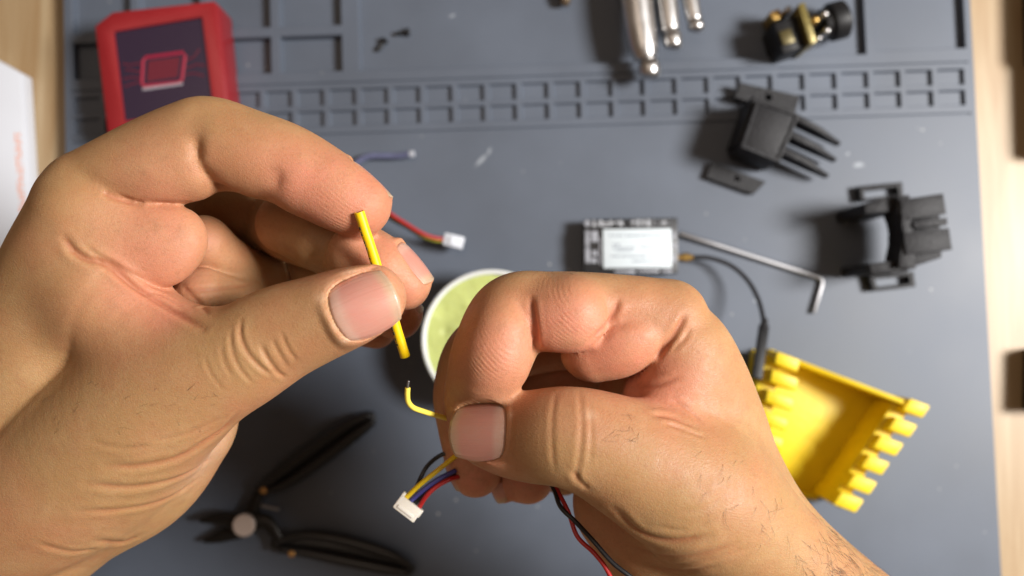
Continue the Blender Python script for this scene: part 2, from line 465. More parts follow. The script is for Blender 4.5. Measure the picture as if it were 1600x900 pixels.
def skin_material():
    m = bpy.data.materials.new('skin'); m.use_nodes = True; nt = m.node_tree; b = nt.nodes['Principled BSDF']
    L = nt.links; nd = nt.nodes
    def attr(n):
        a = nd.new('ShaderNodeAttribute'); a.attribute_name = n; return a.outputs['Fac']
    def mix(fac, c1, c2, mode='MIX'):
        x = nd.new('ShaderNodeMix'); x.data_type = 'RGBA'; x.blend_type = mode
        for s, val in ((0, fac), (6, c1), (7, c2)):
            if isinstance(val, (int, float)): x.inputs[s].default_value = val
            elif isinstance(val, tuple): x.inputs[s].default_value = (*val, 1)
            else: L.new(val, x.inputs[s])
        return x.outputs[2]
    tc = nd.new('ShaderNodeTexCoord')
    def noise(sc, det=4, rough=0.6):
        n = nd.new('ShaderNodeTexNoise'); n.inputs['Scale'].default_value = sc; n.inputs['Detail'].default_value = det
        n.inputs['Roughness'].default_value = rough; L.new(tc.outputs['Object'], n.inputs['Vector']); return n.outputs['Fac']
    def rng_(v, a, b_, c, d):
        r = nd.new('ShaderNodeMapRange'); L.new(v, r.inputs[0])
        for i, x in enumerate((a, b_, c, d)): r.inputs[i+1].default_value = x
        return r.outputs[0]
    c = mix(attr('pink'), (0.375, 0.213, 0.092), (0.580, 0.232, 0.145))
    c = mix(rng_(noise(38, 3), 0.40, 0.66, 0.0, 0.55), c, (0.440, 0.175, 0.090))     # blotches of blood under the skin
    c = mix(rng_(noise(110, 5), 0.48, 0.70, 0.0, 0.32), c, (0.480, 0.300, 0.150))    # paler patches
    c = mix(rng_(noise(240, 4), 0.55, 0.75, 0.0, 0.35), c, (0.300, 0.140, 0.070))    # tan freckling
    c = mix(attr('pale'), c, (0.62, 0.43, 0.29))
    c = mix(rng_(noise(1300, 3), 0.50, 0.75, 0.0, 0.30), c, (0.27, 0.115, 0.055))
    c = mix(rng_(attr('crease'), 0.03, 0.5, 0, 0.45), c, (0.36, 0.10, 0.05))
    L.new(c, b.inputs['Base Color'])
    L.new(rng_(noise(420, 5), 0.3, 0.7, 0.42, 0.68), b.inputs['Roughness'])
    b.inputs['Specular IOR Level'].default_value = 0.36
    b.inputs['Subsurface Weight'].default_value = 0.45
    b.inputs['Subsurface Radius'].default_value = (1.0, 0.38, 0.20); b.inputs['Subsurface Scale'].default_value = 0.0013
    # fine skin relief: pores and cross lines, friction ridges on the finger pads
    def vor(sc, scl):
        mp = nd.new('ShaderNodeMapping'); mp.inputs['Scale'].default_value = scl; mp.inputs['Rotation'].default_value = (0.3, 0.2, 0.5); L.new(tc.outputs['Object'], mp.inputs[0])
        v = nd.new('ShaderNodeTexVoronoi'); v.inputs['Scale'].default_value = sc; v.feature = 'DISTANCE_TO_EDGE'; L.new(mp.outputs[0], v.inputs['Vector'])
        return rng_(v.outputs['Distance'], 0, 0.25, 0, 0.5)
    hgt = nd.new('ShaderNodeMath'); hgt.operation = 'ADD'
    L.new(vor(900, (1, 2.2, 1)), hgt.inputs[0]); L.new(vor(1500, (1.8, 1, 1)), hgt.inputs[1])
    h2 = nd.new('ShaderNodeMath'); h2.operation = 'ADD'; L.new(hgt.outputs[0], h2.inputs[0]); L.new(noise(1900, 4, 0.7), h2.inputs[1])
    b1 = nd.new('ShaderNodeBump'); b1.inputs['Strength'].default_value = 0.34; b1.inputs['Distance'].default_value = 0.00013
    L.new(h2.outputs[0], b1.inputs['Height'])
    b0 = nd.new('ShaderNodeBump'); b0.inputs['Strength'].default_value = 0.16; b0.inputs['Distance'].default_value = 0.0006
    L.new(noise(120, 4, 0.6), b0.inputs['Height']); L.new(b0.outputs['Normal'], b1.inputs['Normal'])
    wv = nd.new('ShaderNodeTexWave'); wv.wave_type = 'BANDS'; wv.bands_direction = 'DIAGONAL'; wv.inputs['Scale'].default_value = 430; wv.inputs['Distortion'].default_value = 3.0
    wv.inputs['Detail'].default_value = 1.0; wv.inputs['Detail Scale'].default_value = 0.6
    L.new(tc.outputs['Object'], wv.inputs['Vector'])
    mm = nd.new('ShaderNodeMath'); mm.operation = 'MULTIPLY'; L.new(wv.outputs['Fac'], mm.inputs[0]); m3 = nd.new('ShaderNodeMath'); m3.operation = 'MULTIPLY'; L.new(attr('ridge'), m3.inputs[0]); L.new(rng_(noise(160, 2), 0.4, 0.62, 0, 1), m3.inputs[1]); L.new(m3.outputs[0], mm.inputs[1])
    b2 = nd.new('ShaderNodeBump'); b2.inputs['Strength'].default_value = 0.6; b2.inputs['Distance'].default_value = 0.00010
    L.new(mm.outputs[0], b2.inputs['Height']); L.new(b1.outputs['Normal'], b2.inputs['Normal'])
    L.new(b2.outputs['Normal'], b.inputs['Normal'])
    return m
SKIN = skin_material(); HAIR_BVH = []

def nail_material():
    m = bpy.data.materials.new('nail'); m.use_nodes = True; nt = m.node_tree; b = nt.nodes['Principled BSDF']; L = nt.links
    a = nt.nodes.new('ShaderNodeAttribute'); a.attribute_name = 'tip'
    sd = nt.nodes.new('ShaderNodeAttribute'); sd.attribute_name = 'side'
    tc = nt.nodes.new('ShaderNodeTexCoord'); n = nt.nodes.new('ShaderNodeTexNoise'); n.inputs['Scale'].default_value = 260; n.inputs['Detail'].default_value = 5
    L.new(tc.outputs['Object'], n.inputs['Vector'])
    ad = nt.nodes.new('ShaderNodeMath'); ad.operation = 'MULTIPLY_ADD'; L.new(n.outputs['Fac'], ad.inputs[0]); ad.inputs[1].default_value = 0.10; L.new(a.outputs['Fac'], ad.inputs[2])
    r = nt.nodes.new('ShaderNodeValToRGB'); e = r.color_ramp.elements
    e[0].position = 0.05; e[0].color = (0.50, 0.30, 0.22, 1); e[1].position = 1.0; e[1].color = (0.44, 0.31, 0.20, 1)
    for p, c in ((0.20, (0.52, 0.31, 0.24, 1)), (0.30, (0.50, 0.225, 0.175, 1)), (0.84, (0.52, 0.24, 0.18, 1)), (0.95, (0.49, 0.31, 0.20, 1))):
        x = e.new(p); x.color = c
    L.new(ad.outputs[0], r.inputs['Fac'])
    mx = nt.nodes.new('ShaderNodeMix'); mx.data_type = 'RGBA'; mr = nt.nodes.new('ShaderNodeMapRange'); L.new(n.outputs['Fac'], mr.inputs[0])
    mr.inputs[1].default_value = 0.45; mr.inputs[2].default_value = 0.75; mr.inputs[4].default_value = 0.5
    L.new(mr.outputs[0], mx.inputs[0]); L.new(r.outputs['Color'], mx.inputs[6]); mx.inputs[7].default_value = (0.48, 0.27, 0.20, 1)
    L.new(mx.outputs[2], b.inputs['Base Color'])
    b.inputs['Roughness'].default_value = 0.36; b.inputs['Specular IOR Level'].default_value = 0.42
    b.inputs['Subsurface Weight'].default_value = 0.4; b.inputs['Subsurface Radius'].default_value = (1, 0.5, 0.35); b.inputs['Subsurface Scale'].default_value = 0.0012; b.inputs['Coat Weight'].default_value = 0.35; b.inputs['Coat Roughness'].default_value = 0.18
    sn = nt.nodes.new('ShaderNodeTexNoise'); sn.noise_dimensions = '1D'; sn.inputs['Scale'].default_value = 16; sn.inputs['Detail'].default_value = 4; L.new(sd.outputs['Fac'], sn.inputs['W'])
    bp = nt.nodes.new('ShaderNodeBump'); bp.inputs['Strength'].default_value = 0.38; bp.inputs['Distance'].default_value = 0.0003
    L.new(sn.outputs['Fac'], bp.inputs['Height']); L.new(bp.outputs['Normal'], b.inputs['Normal'])
    return m
NAIL = nail_material()

def nail_frame(bvh, base, tip, width, toward, curve=1.0, lift=0.10):
    """where a nail lies: base and tip are 3-D points (mm) of its middle line, toward = outward direction"""
    base = Vector(base); tip = Vector(tip); n = Vector(toward).normalized()
    a = tip-base; a = a-n*a.dot(n); Ln = a.length; a.normalize(); b = n.cross(a)
    A = []; B = []
    for i in range(13):
        u = i/12*0.85
        loc, nor, k, dd = bvh.ray_cast(base + a*(u*Ln) + n*12, -n)
        if loc is not None and abs((loc-base).dot(n)) < 8: A.append([1, u, u*u]); B.append((loc-base).dot(n))
    co = np.linalg.lstsq(np.array(A), np.array(B), rcond=None)[0] if len(A) > 3 else np.zeros(3)
    co[2] = min(0.0, max(co[2], -2.5)); co[1] = min(2.0, max(co[1], -2.0))
    return dict(base=base, a=a, b=b, n=n, L=Ln, w=width, co=co, R=width*0.62/curve, lift=lift)
def nail_h(f, u, v):
    y = np.abs(v)*f['w']/2
    return f['co'][0]+f['co'][1]*u+f['co'][2]*u*u + f['lift'] - (f['R']-np.sqrt(np.maximum(f['R']**2-y*y, 0.2)))
def nail_bed(V, f):
    """press the skin down under the plate and raise the fold round it"""
    r = V-np.array(f['base'], np.float32)
    u = (r@np.array(f['a'], np.float32))/f['L']; v = (r@np.array(f['b'], np.float32))/(f['w']/2); h = r@np.array(f['n'], np.float32)
    near = (u > -0.6) & (u < 1.5) & (np.abs(v) < 1.8) & (np.abs(h) < 6)
    x = u*2-1
    rad = (np.abs(x)**3.2+np.abs(v)**3.2)**(1/3.2)
    nh = nail_h(f, np.clip(u, 0, 1), np.clip(v, -1, 1))
    ins = near & (rad < 1.02) & (h > nh-3.5)
    tgt = nh-0.35
    dh = np.zeros(len(V), np.float32)
    dh[ins] = (tgt-h)[ins]
    rim = near & (rad >= 1.02) & (rad < 1.5) & (h > nh-4)
    side = np.clip((1.15-u)/0.35, 0, 1)
    lift = 0.25*np.exp(-((rad-1.16)/0.13)**2)*side
    back = np.clip((rad-1.02)/0.10, 0, 1)
    fall = np.clip((1.42-rad)/0.38, 0, 1); fall = fall*fall*(3-2*fall)
    meet = np.clip(nh+0.12-h, -0.5, 1.4)*fall*side
    dh[rim] = (lift*back+meet)[rim]
    return V + dh[:, None]*np.array(f['n'], np.float32)
def nail(f, parent):
    NU, NV = 22, 16; c = 0.62
    bm = bmesh.new(); lay = bm.verts.layers.float.new('tip'); lay2 = bm.verts.layers.float.new('side'); top = {}; bot = {}
    for i in range(NU+1):
        for j in range(NV+1):
            s = i/NU*2-1; t = j/NV*2-1
            x = s*math.sqrt(1-c*t*t/2); v = t*math.sqrt(1-c*s*s/2)
            u = (x+1)/2
            hh = float(nail_h(f, u, v)) - 0.25*max(0, -s)**8 + 0.0
            p = f['base'] + f['a']*(u*f['L']) + f['b']*(v*f['w']/2)
            q = bm.verts.new((p+f['n']*hh)*MM); q[lay] = (s+1)/2; q[lay2] = t; top[i, j] = q
            q = bm.verts.new((p+f['n']*(hh-0.5))*MM); q[lay] = (s+1)/2; bot[i, j] = q
    for i in range(NU):
        for j in range(NV):
            bm.faces.new((top[i, j], top[i+1, j], top[i+1, j+1], top[i, j+1]))
            bm.faces.new((bot[i, j], bot[i, j+1], bot[i+1, j+1], bot[i+1, j]))
    for i in range(NU):
        bm.faces.new((top[i+1, 0], top[i, 0], bot[i, 0], bot[i+1, 0])); bm.faces.new((top[i, NV], top[i+1, NV], bot[i+1, NV], bot[i, NV]))
    for j in range(NV):
        bm.faces.new((top[0, j], top[0, j+1], bot[0, j+1], bot[0, j])); bm.faces.new((top[NU, j+1], top[NU, j], bot[NU, j], bot[NU, j+1]))
    bmesh.ops.recalc_face_normals(bm, faces=bm.faces)
    me = bpy.data.meshes.new('fingernail'); bm.to_mesh(me); bm.free()
    me.polygons.foreach_set('use_smooth', [True]*len(me.polygons))
    return link_mesh('fingernail', me, NAIL, parent)

VOX = 0.62
def part(ctrl, k=1.0, base=None, br=20, kmin=0.6, sz=1.0, n=9, gr=(), g=0.9):
    nodes, s = chain(ctrl, n, sz)
    return (nodes, s, k, None if base is None else np.array(D(*base), np.float32), br, kmin,
            [(np.array(D(x, y, d), np.float32), r*d/F_PX) for x, y, d, r in gr], g)

# ---- the hand that holds the yellow sleeve
LB = []
LB.append(part([(140,345,192,90),(95,450,197,98),(75,600,203,125),(50,735,208,145),(-70,830,214,155),(-300,995,220,150),(-480,1120,224,150)], 1))            # outer edge of the hand
LB.append(part([(190,430,234,100),(185,560,230,125),(120,715,228,135),(0,800,226,145)], 12))                        # palm
LB.append(part([(250,650,205,118),(190,720,206,126),(86,765,208,130),(-20,838,210,130),(-290,1028,220,130)], 10))                         # heel of the palm
LB.append(part([(582,466,178,53),(545,480,178,63),(492,500,180,69),(437,522,182,76),(380,555,183,82),(310,592,185,92),(220,650,190,118),(120,728,196,132),(10,800,202,130)], 11, (190,690,192), 20, 0.5, sz=0.92))  # thumb
LB.append(part([(165,470,190,84),(240,515,189,66),(300,545,188,55)], 9))                                              # web
LB.append(part([(318,380,205,44),(350,412,212,45),(420,445,227,44)], 4, gr=[(385,365,212,40)]))                                              # inner palm folds
LB.append(part([(315,458,201,42),(365,468,210,38),(430,472,222,36)], 2.5, gr=[(340,445,200,60)]))
LB.append(part([(150,350,188,80),(205,374,188,78),(240,380,188,74),(266,376,189,59)], 5, sz=0.52, gr=[(310,420,190,40),(325,370,190,40),(250,450,186,40)], g=0.5))                             # pad under the forefinger
LB.append(part([(150,305,193,74),(240,255,193,71),(300,228,192,70),(330,223,192,71),(385,236,191,66),(445,253,190,61),(495,278,190,57),(535,302,189,52),(563,319,189,45)], 9, (110,300,193), 9, 0.5))  # forefinger
LB.append(part([(170,282,190,40),(205,276,189,50),(250,270,188.3,56),(296,260,188.3,55)], 3, gr=[(210,322,186,30),(255,330,186,34),(305,322,188,34)]))                           # its three pads
LB.append(part([(350,240,187,49),(400,252,187.3,53),(440,262,187.5,48)], 3, gr=[(305,238,182,24),(322,268,184,26),(345,290,188,26)]))
LB.append(part([(480,289,187,47),(530,311,187,46),(559,322,187.5,41)], 4.0, gr=[(431,275,182,15)], g=0.4))
LB.append(part([(190,330,226,60),(300,335,229,54),(385,335,227,52),(470,365,214,50),(540,389,202,50),(590,413,196,47),(632,444,195,41)], 8, (190,330,226), 14, 0.5))
LB.append(part([(340,322,220,48),(386,332,221,46)], 1.6, gr=[(365,365,215,50)]))
LB.append(part([(450,350,210,50),(500,376,203,47)], 1.8, gr=[(418,330,212,40),(450,390,210,40)]))
LB.append(part([(556,396,195.5,46),(600,420,193.5,43)], 2.5, gr=[(518,375,195,26)]))
LB.append(part([(220,390,242,62),(400,385,247,54),(500,430,230,50),(580,470,214,46),(622,493,211,38)], 8, (220,390,242), 14, 0.5))
LB.append(part([(400,374,236,46),(445,392,233,44)], 1.6))
LB.append(part([(260,450,253,55),(420,450,257,50),(520,490,236,42),(588,513,222,32)], 8, (260,450,245), 14, 0.5))
me = make_hand('hand', LB, VOX, 60)
L_LINES = [
 ([(100,372),(115,392),(135,404),(170,414),(215,450),(262,480),(318,514)], 0.7, 0.8, 0.2),
 ([(128,382),(160,402),(200,425),(230,440)], 0.25, 0.5, 0.1),
 ([(145,400),(185,432),(225,458)], 0.2, 0.5, 0.1),
 ([(222,455),(255,462),(290,485)], 0.2, 0.5, 0.1),
 ([(285,448),(300,462),(325,490)], 0.3, 0.6, 0.1),
 ([(290,455),(340,452),(390,445)], 0.3, 0.6, 0.1),
 ([(165,298),(170,305),(190,312),(215,320)], 0.4, 0.7, 0.1),
 # thumb joint
 ([(376,500),(376,525),(386,550),(405,572),(425,586)], 0.255, 0.5, 0.105),
 ([(408,540),(418,560),(432,580),(446,590)], 0.270, 0.5, 0.105),
 ([(360,520),(362,545),(374,575),(395,600)], 0.150, 0.45, 0.060),
 ([(440,522),(450,545),(462,562)], 0.135, 0.45, 0.060),
 ([(425,530),(436,552),(450,575)], 0.120, 0.4, 0.045),
 ([(345,540),(350,565),(362,590)], 0.090, 0.45, 0.038),
 ([(320,560),(330,585),(350,610)], 0.075, 0.45, 0.038),
 # folds at the heel
 ([(165,729),(220,728),(280,714),(335,682),(372,652)], 0.34, 0.9, 0.14),
 ([(135,757),(210,761),(280,746),(330,716)], 0.30, 0.9, 0.14),
 ([(120,800),(200,795),(260,780),(310,748)], 0.24, 0.8, 0.10),
 ([(300,700),(345,672),(372,645)], 0.22, 0.6, 0.08),
 ([(240,690),(300,675),(350,650)], 0.12, 0.6, 0.05),
 ([(140,690),(190,700),(240,696)], 0.10, 0.6, 0.05),
 ([(150,845),(190,848),(215,838)], 0.35, 1.0, 0.15),
 ([(60,850),(110,862),(150,858)], 0.2, 0.8, 0.08),
]
L_PINK = [(563,319,184,75,1.0),(500,300,184,65,.8),(430,265,182,60,.5),(250,270,182,80,.5),(300,400,195,80,.6),(230,390,182,80,.5),(200,470,182,70,.4),(270,500,182,50,.7),(632,444,192,60,1),(590,420,192,50,.6),(622,493,207,55,1),(588,513,220,45,.9),(590,510,175,50,.7),(600,440,174,50,.6),(520,440,174,40,.4),(340,700,195,60,.3)]
L_PALE = [(330,665,196,50,.5),(300,715,196,45,.35),(505,468,172,9,.7),(512,488,172,9,.7),(524,508,172,8,.6),(540,530,173,9,.6),(520,448,173,10,.4),(545,425,174,12,.4)]
L_NAILS = [(D(521,498,172), D(619,456,173), 12.9, D(572,468,160)-D(577,475,178)),
           (D(543,262,191), D(611,312,191), 8.2, D(628,218,191)-D(580,285,191)),
           (D(616,390,195), D(673,442,195), 8.2, D(700,352,190)-D(645,412,195)),
           (D(618,470,211), D(660,488,212), 6.5, D(650,440,208)-D(632,490,211))]
fr = finish_hand(me, L_LINES, L_PINK, L_PALE, [], [(545,330,184,50,1.0),(260,290,186,50,.3)], L_NAILS)
HL = link_mesh('hand', me, SKIN)
tag(HL, 'hand pinching a short yellow sleeve between thumb and fingertips', 'hand', 'bare hands working over the mat')
for f in fr: nail(f, HL)

# ---- the hand that holds the thin wire
RB = []
RB.append(part([(1040,502,193,62),(1070,580,197,88),(1092,660,200,100),(1116,750,203,108),(1192,848,206,90),(1300,955,210,92),(1500,1135,216,112),(1720,1335,220,128)], 1))
RB.append(part([(1010,620,214,75),(1050,720,216,100),(1120,840,216,115),(1230,960,217,118),(1470,1150,222,120),(1690,1345,224,122)], 12))
RB.append(part([(987,785,207,92),(1058,852,207,112),(1150,950,207,112)], 10))
RB.append(part([(768,678,191,55),(800,681,188.2,65),(840,682,184.5,73),(888,683,180,79),(940,697,180,85),(1010,730,182,98),(1090,775,185,110),(1180,845,190,94),(1300,950,199,86),(1430,1065,212,70)], 12, (1110,790,186), 24, 0.5, sz=0.92))
RB.append(part([(1068,560,192,64),(1050,615,191,66),(1034,622,192,58)], 5, gr=[(1000,590,190,40)]))
RB.append(part([(1008,634,189.5,34),(1045,642,188.5,36)], 3.5, gr=[(1000,612,186,22)], g=0.6))
RB.append(part([(928,543,190.5,55),(972,529,189,59),(1012,508,189.5,50)], 4, gr=[(1040,545,186,36),(1000,580,186,40)], g=0.5))
RB.append(part([(1045,497,192,62),(985,490,190.5,60),(920,486,190,61),(860,486,189.5,62),(803,494,189.5,66),(772,545,188.5,64),(756,590,190,59),(746,630,199,53),(742,665,208,45)], 7, (1045,500,192), 8, 0.5))
RB.append(part([(874,495,184,56),(892,493,184,60)], 2.5, sz=0.9, gr=[(956,490,181,22),(940,518,182,26),(905,548,184,28)], g=0.45))
RB.append(part([(782,520,183,52),(774,556,183,58),(765,584,184.5,52)], 2.5, gr=[(834,490,178,24),(838,520,179,26),(836,550,182,26)]))
RB.append(part([(752,626,193,52),(748,650,200,46)], 2.0, gr=[(770,602,184,50)], g=.5))
RB.append(part([(1020,560,216,55),(900,520,214,58),(770,545,211,60),(735,605,212,57),(735,670,215,50),(743,736,218,41)], 8, (1020,560,216), 14, 0.5))
RB.append(part([(1000,620,232,50),(920,575,232,54),(835,595,229,54),(808,660,229,50),(825,746,226,41)], 8, (1000,620,232), 14, 0.5))
RB.append(part([(1000,680,240,48),(920,660,244,48),(870,680,240,44),(880,740,238,34)], 8, (1000,680,240), 14, 0.5))
me = make_hand('hand', RB, VOX, 60)
R_LINES = [
 ([(829,466),(833,490),(837,515),(838,540)], 0.55, 0.7, 0.15),
 ([(966,468),(960,488),(945,510),(925,530)], 0.5, 0.7, 0.12),
 ([(1072,492),(1060,512),(1045,535),(1020,562)], 0.5, 0.7, 0.15),
 ([(1080,510),(1068,530),(1050,548)], 0.2, 0.5, 0.08),
 ([(1000,606),(1030,600),(1060,590)], 0.25, 0.6, 0.1),
 ([(1020,648),(1050,652),(1085,668)], 0.35, 0.7, 0.15),
 ([(1040,662),(1070,672),(1100,684)], 0.25, 0.5, 0.12),
 ([(1050,625),(1075,640),(1095,660)], 0.2, 0.5, 0.08),
 # thumb joint
 ([(868,615),(863,650),(862,690),(866,735)], 0.099, 0.55, 0.045),
 ([(905,612),(909,650),(908,690),(902,735),(900,757)], 0.126, 0.55, 0.054),
 ([(920,630),(924,680),(921,725)], 0.081, 0.5, 0.036),
 ([(893,735),(905,752),(920,765)], 0.225, 0.7, 0.068),
 # folds at the base of the thumb
 ([(960,795),(1000,832),(1050,846),(1105,838)], 0.42, 1.0, 0.2),
 ([(980,852),(1030,868),(1090,868),(1150,850)], 0.24, 0.9, 0.12),
 ([(1000,885),(1060,892),(1120,885)], 0.2, 0.8, 0.1),
 ([(1030,825),(1075,828),(1110,815)], 0.14, 0.6, 0.06),
 ([(1060,800),(1100,795),(1130,775)], 0.08, 0.6, 0.04),
 ([(1060,880),(1120,872),(1170,855)], 0.12, 0.6, 0.05),
]
R_PINK = [(770,560,178,80,.9),(880,500,178,70,.8),(960,550,184,80,.9),(1030,600,188,70,.9),(1040,650,186,50,.8),(745,660,200,60,.9),(743,736,214,70,1.0),(825,746,222,70,1.0),(780,740,185,50,.6),(900,600,215,90,.9),(940,830,200,60,.4),(760,690,180,50,.4)]
R_PALE = [(800,650,179,8,.5),(802,675,179,7,.5),(800,702,179,8,.4),(775,620,181,10,.4),(922,650,172,9,.5),(918,690,172,9,.5),(920,725,174,8,.4),(908,670,172,6,.4),(1060,860,192,40,.25)]
R_NAILS = [(D(797,674,181), D(709,677,188), 12.4, D(728,664,172)-D(775,680,190)),
           (D(706,712,218), D(713,768,219), 7.4, D(664,735,214)-D(704,720,218)),
           (D(790,722,226), D(803,778,227), 7.4, D(748,742,222)-D(792,728,226))]
fr = finish_hand(me, R_LINES, R_PINK, R_PALE, [], [(770,560,178,60,1.0),(880,480,178,55,.9),(745,610,190,40,.8)], R_NAILS)
HR = link_mesh('hand', me, SKIN)
tag(HR, 'hand gripping a thin bent yellow wire between thumb and forefinger', 'hand', 'bare hands working over the mat')
for f in fr: nail(f, HR)

# fine hairs
HAIRM = mat('body_hair', (0.07, 0.045, 0.028), 0.5)
def hairs(hand, bvh, patches, seed):
    r_ = random.Random(seed); m = MB()
    for (x0, y0, x1, y1), n, (dx, dy), ln, wild in patches:
        for _ in range(n):
            u, v = r_.random(), r_.random()
            loc, nor = hit(bvh, x0+(x1-x0)*u, y0+(y1-y0)*v)
            if loc is None: continue
            t = D(dx*40+800, dy*40+450, 190)-D(800, 450, 190); t = (t-nor*t.dot(nor)).normalized()
            b = nor.cross(t); a = r_.gauss(0, wild); t = t*math.cos(a)+b*math.sin(a); c = r_.gauss(0, 0.35)
            L_ = ln*r_.uniform(0.5, 1.15); pts = []
            for k in range(5):
                q = k/4; pts.append(loc+t*(L_*q)+b*(c*L_*q*q)+nor*(L_*(0.30*q-0.24*q*q)-0.05))
            m.tube(pts, [0.026, 0.024, 0.020, 0.015, 0.006], 3, cap=False)
    return tag(m.build('hair', HAIRM, hand, smooth=True), kind='stuff')
hairs(HL, HAIR_BVH[0], [((225, 610, 340, 690), 14, (0.8, -0.3), 2.2, 0.5), ((60, 560, 220, 700), 16, (0.7, -0.4), 2.4, 0.5), ((546, 244, 556, 256), 3, (0.2, -0.8), 2.0, 0.5)], 5)
hairs(HR, HAIR_BVH[1], [((950, 648, 1005, 700), 13, (-0.7, 0.25), 3.6, 0.8), ((1095, 690, 1185, 800), 14, (-0.25, 0.6), 3.6, 0.5), ((1180, 760, 1290, 870), 24, (0.1, 0.8), 4.4, 0.5),
     ((1290, 800, 1400, 900), 300, (0.75, 0.6), 5.5, 0.4), ((1240, 840, 1340, 900), 40, (0.5, 0.8), 5, 0.45), ((878, 424, 935, 430), 10, (-0.5, -0.5), 2.6, 0.6)], 6)
# ---------------------------------------------------------------- things on the mat
BLACK = mat('black_plastic', (0.010, 0.010, 0.011), 0.5, spec=0.3, bump=(1500, 0.25, 0.15))
BLACK_PRINT = mat('black_printed_plastic', (0.014, 0.014, 0.016), 0.5, spec=0.26, noise=(1500, 0.5), bump=(1100, 0.8, 0.35))
RED = mat('red_plastic', (0.25, 0.012, 0.016), 0.4, noise=(60, 0.06), bump=(1200, 0.2, 0.1))
WHITE = mat('white_card', (0.62, 0.65, 0.71), 0.5, noise=(30, 0.03))
CHROME = mat('chrome', (0.56, 0.55, 0.54), 0.34, 1.0, noise=(80, 0.08))
STEEL = mat('steel', (0.30, 0.30, 0.31), 0.45, 1.0)
GOLD = mat('gold', (0.55, 0.36, 0.12), 0.38, 1.0)
YELLOW = mat('yellow_printed_plastic', (0.74, 0.54, 0.003), 0.48, noise=(90, 0.08), bump=(700, 0.35, 0.3), sss=0.2)
CREAM = mat('white_nylon', (0.70, 0.66, 0.58), 0.45, sss=0.2)

class Frame:
    """a thing's own axes: origin on the mat, x along a given pixel direction"""
    def __init__(s, name, a, b, z=0.0, zdir=None):
        A = P(*a, z if zdir is None else zdir); B = P(*b, z if zdir is None else zdir); d = B-A
        s.rz = math.atan2(d.y, d.x); s.o = Vector((A.x, A.y, z)); s.len = Vector((d.x, d.y)).length
        s.root = empty(name, s.o, s.rz); s.R = Matrix.Rotation(-s.rz, 3, 'Z')
    def L(s, px, py, z=0.0):           # pixel at a height (mm above the mat) -> local mm
        return s.R @ (P(px, py, z)-s.o)

# red boxed screen
f = Frame('screen_unit', (165, 212), (352, 182), -2.0, 18)
top = 18.0
def quad(pix, z): return [f.L(x, y, z) for x, y in pix]
o = [(v.x, v.y) for v in quad([(165, 212), (353, 182), (335, -2), (172, 16), (144, 38)], top)]
i_ = [(v.x, v.y) for v in quad([(191, 187), (331, 170), (313, 24), (174, 47)], top)]
m = MB()
base = [(x*1.0, y*1.0) for x, y in o]
m.prism(o, 0, top-1.2)
m.build('body', RED, f.root, bevel=1.2, seg=3)
m = MB()                                # raised bezel round the screen
oo = [o[0], o[1], o[2], o[3], o[4]]
def ins(p, k): 
    c = sum((Vector(q) for q in oo), Vector((0, 0)))/5; return tuple(c+(Vector(p)-c)*k)
A = [ins(p, 0.985) for p in oo]; pts_in = [i_[0], i_[1], i_[2], i_[3]]
def ring(m, A, B, z0, z1):
    av = [m.bm.verts.new((x, y, z1)) for x, y in A]; bv_ = [m.bm.verts.new((x, y, z1)) for x, y in B]
    a0 = [m.bm.verts.new((x, y, z0)) for x, y in A]; b0 = [m.bm.verts.new((x, y, z0)) for x, y in B]
    n = len(A)
    for k in range(n):
        l = (k+1) % n
        m.bm.faces.new((av[k], av[l], bv_[l], bv_[k])); m.bm.faces.new((a0[l], a0[k], b0[k], b0[l]))
        m.bm.faces.new((a0[k], a0[l], av[l], av[k])); m.bm.faces.new((b0[l], b0[k], bv_[k], bv_[l]))
tl = tuple((Vector(A[3])*0.5+Vector(A[4])*0.5))
ring(m, [A[0], A[1], A[2], A[3], A[4]], [i_[0], i_[1], i_[2], i_[3], tuple(Vector(i_[3])*0.9+Vector(i_[0])*0.1)], top-1.0, top+0.6)
m.build('bezel', RED, f.root, bevel=0.35)
SCREEN = mat('screen_glass', (0.012, 0.008, 0.016), 0.25, emis=((0.028, 0.012, 0.030), 0.6))
m = MB(); m.prism(i_, top-1.15, top-0.6); scr = m.build('screen', SCREEN, f.root)
GLOW = mat('screen_glow', (0.10, 0.004, 0.01), 0.4, emis=((0.50, 0.03, 0.07), 0.55))
GLOW2 = mat('screen_dim_glow', (0.05, 0.004, 0.008), 0.4, emis=((0.16, 0.012, 0.03), 0.5))
GREY = mat('screen_grey', (0.2, 0.18, 0.2), 0.4, emis=((0.3, 0.25, 0.28), 0.35))
zt = top-0.5
def stroke(pix, wpx, mt, name, closed=False):
    m = MB(); q = [f.L(x, y, zt) for x, y in pix]
    if closed: q = q+[q[0], q[1]]
    m.tube([(v.x, v.y, zt+0.02) for v in q], wpx/4.3/2, 6, flat=0.25); return m.build(name, mt, scr)
stroke([(224, 87), (283, 79), (286, 84), (281, 122), (276, 126), (221, 132), (218, 128), (220, 92)], 5, GLOW, 'chip_outline', True)
stroke([(219, 137), (282, 128)], 5, GREY, 'chip_edge')
q = [f.L(x, y, zt) for x, y in ((228, 93), (278, 86), (274, 118), (226, 125))]
m = MB(); m.prism([(v.x, v.y) for v in q][::-1], zt-0.12, zt+0.02); m.build('chip_face', GLOW2, scr)
for p in ([(187, 97), (200, 99), (216, 96)], [(192, 106), (205, 108), (217, 110)], [(189, 121), (203, 118), (216, 120)], [(288, 92), (300, 86), (309, 74)], [(288, 104), (304, 98), (318, 100)], [(287, 114), (300, 112), (316, 116)], [(190, 133), (205, 128), (214, 126)]):
    stroke(p, 2.2, GLOW2, 'circuit_line')
tag(f.root, 'red square unit with a dark screen showing a glowing chip outline', 'display')

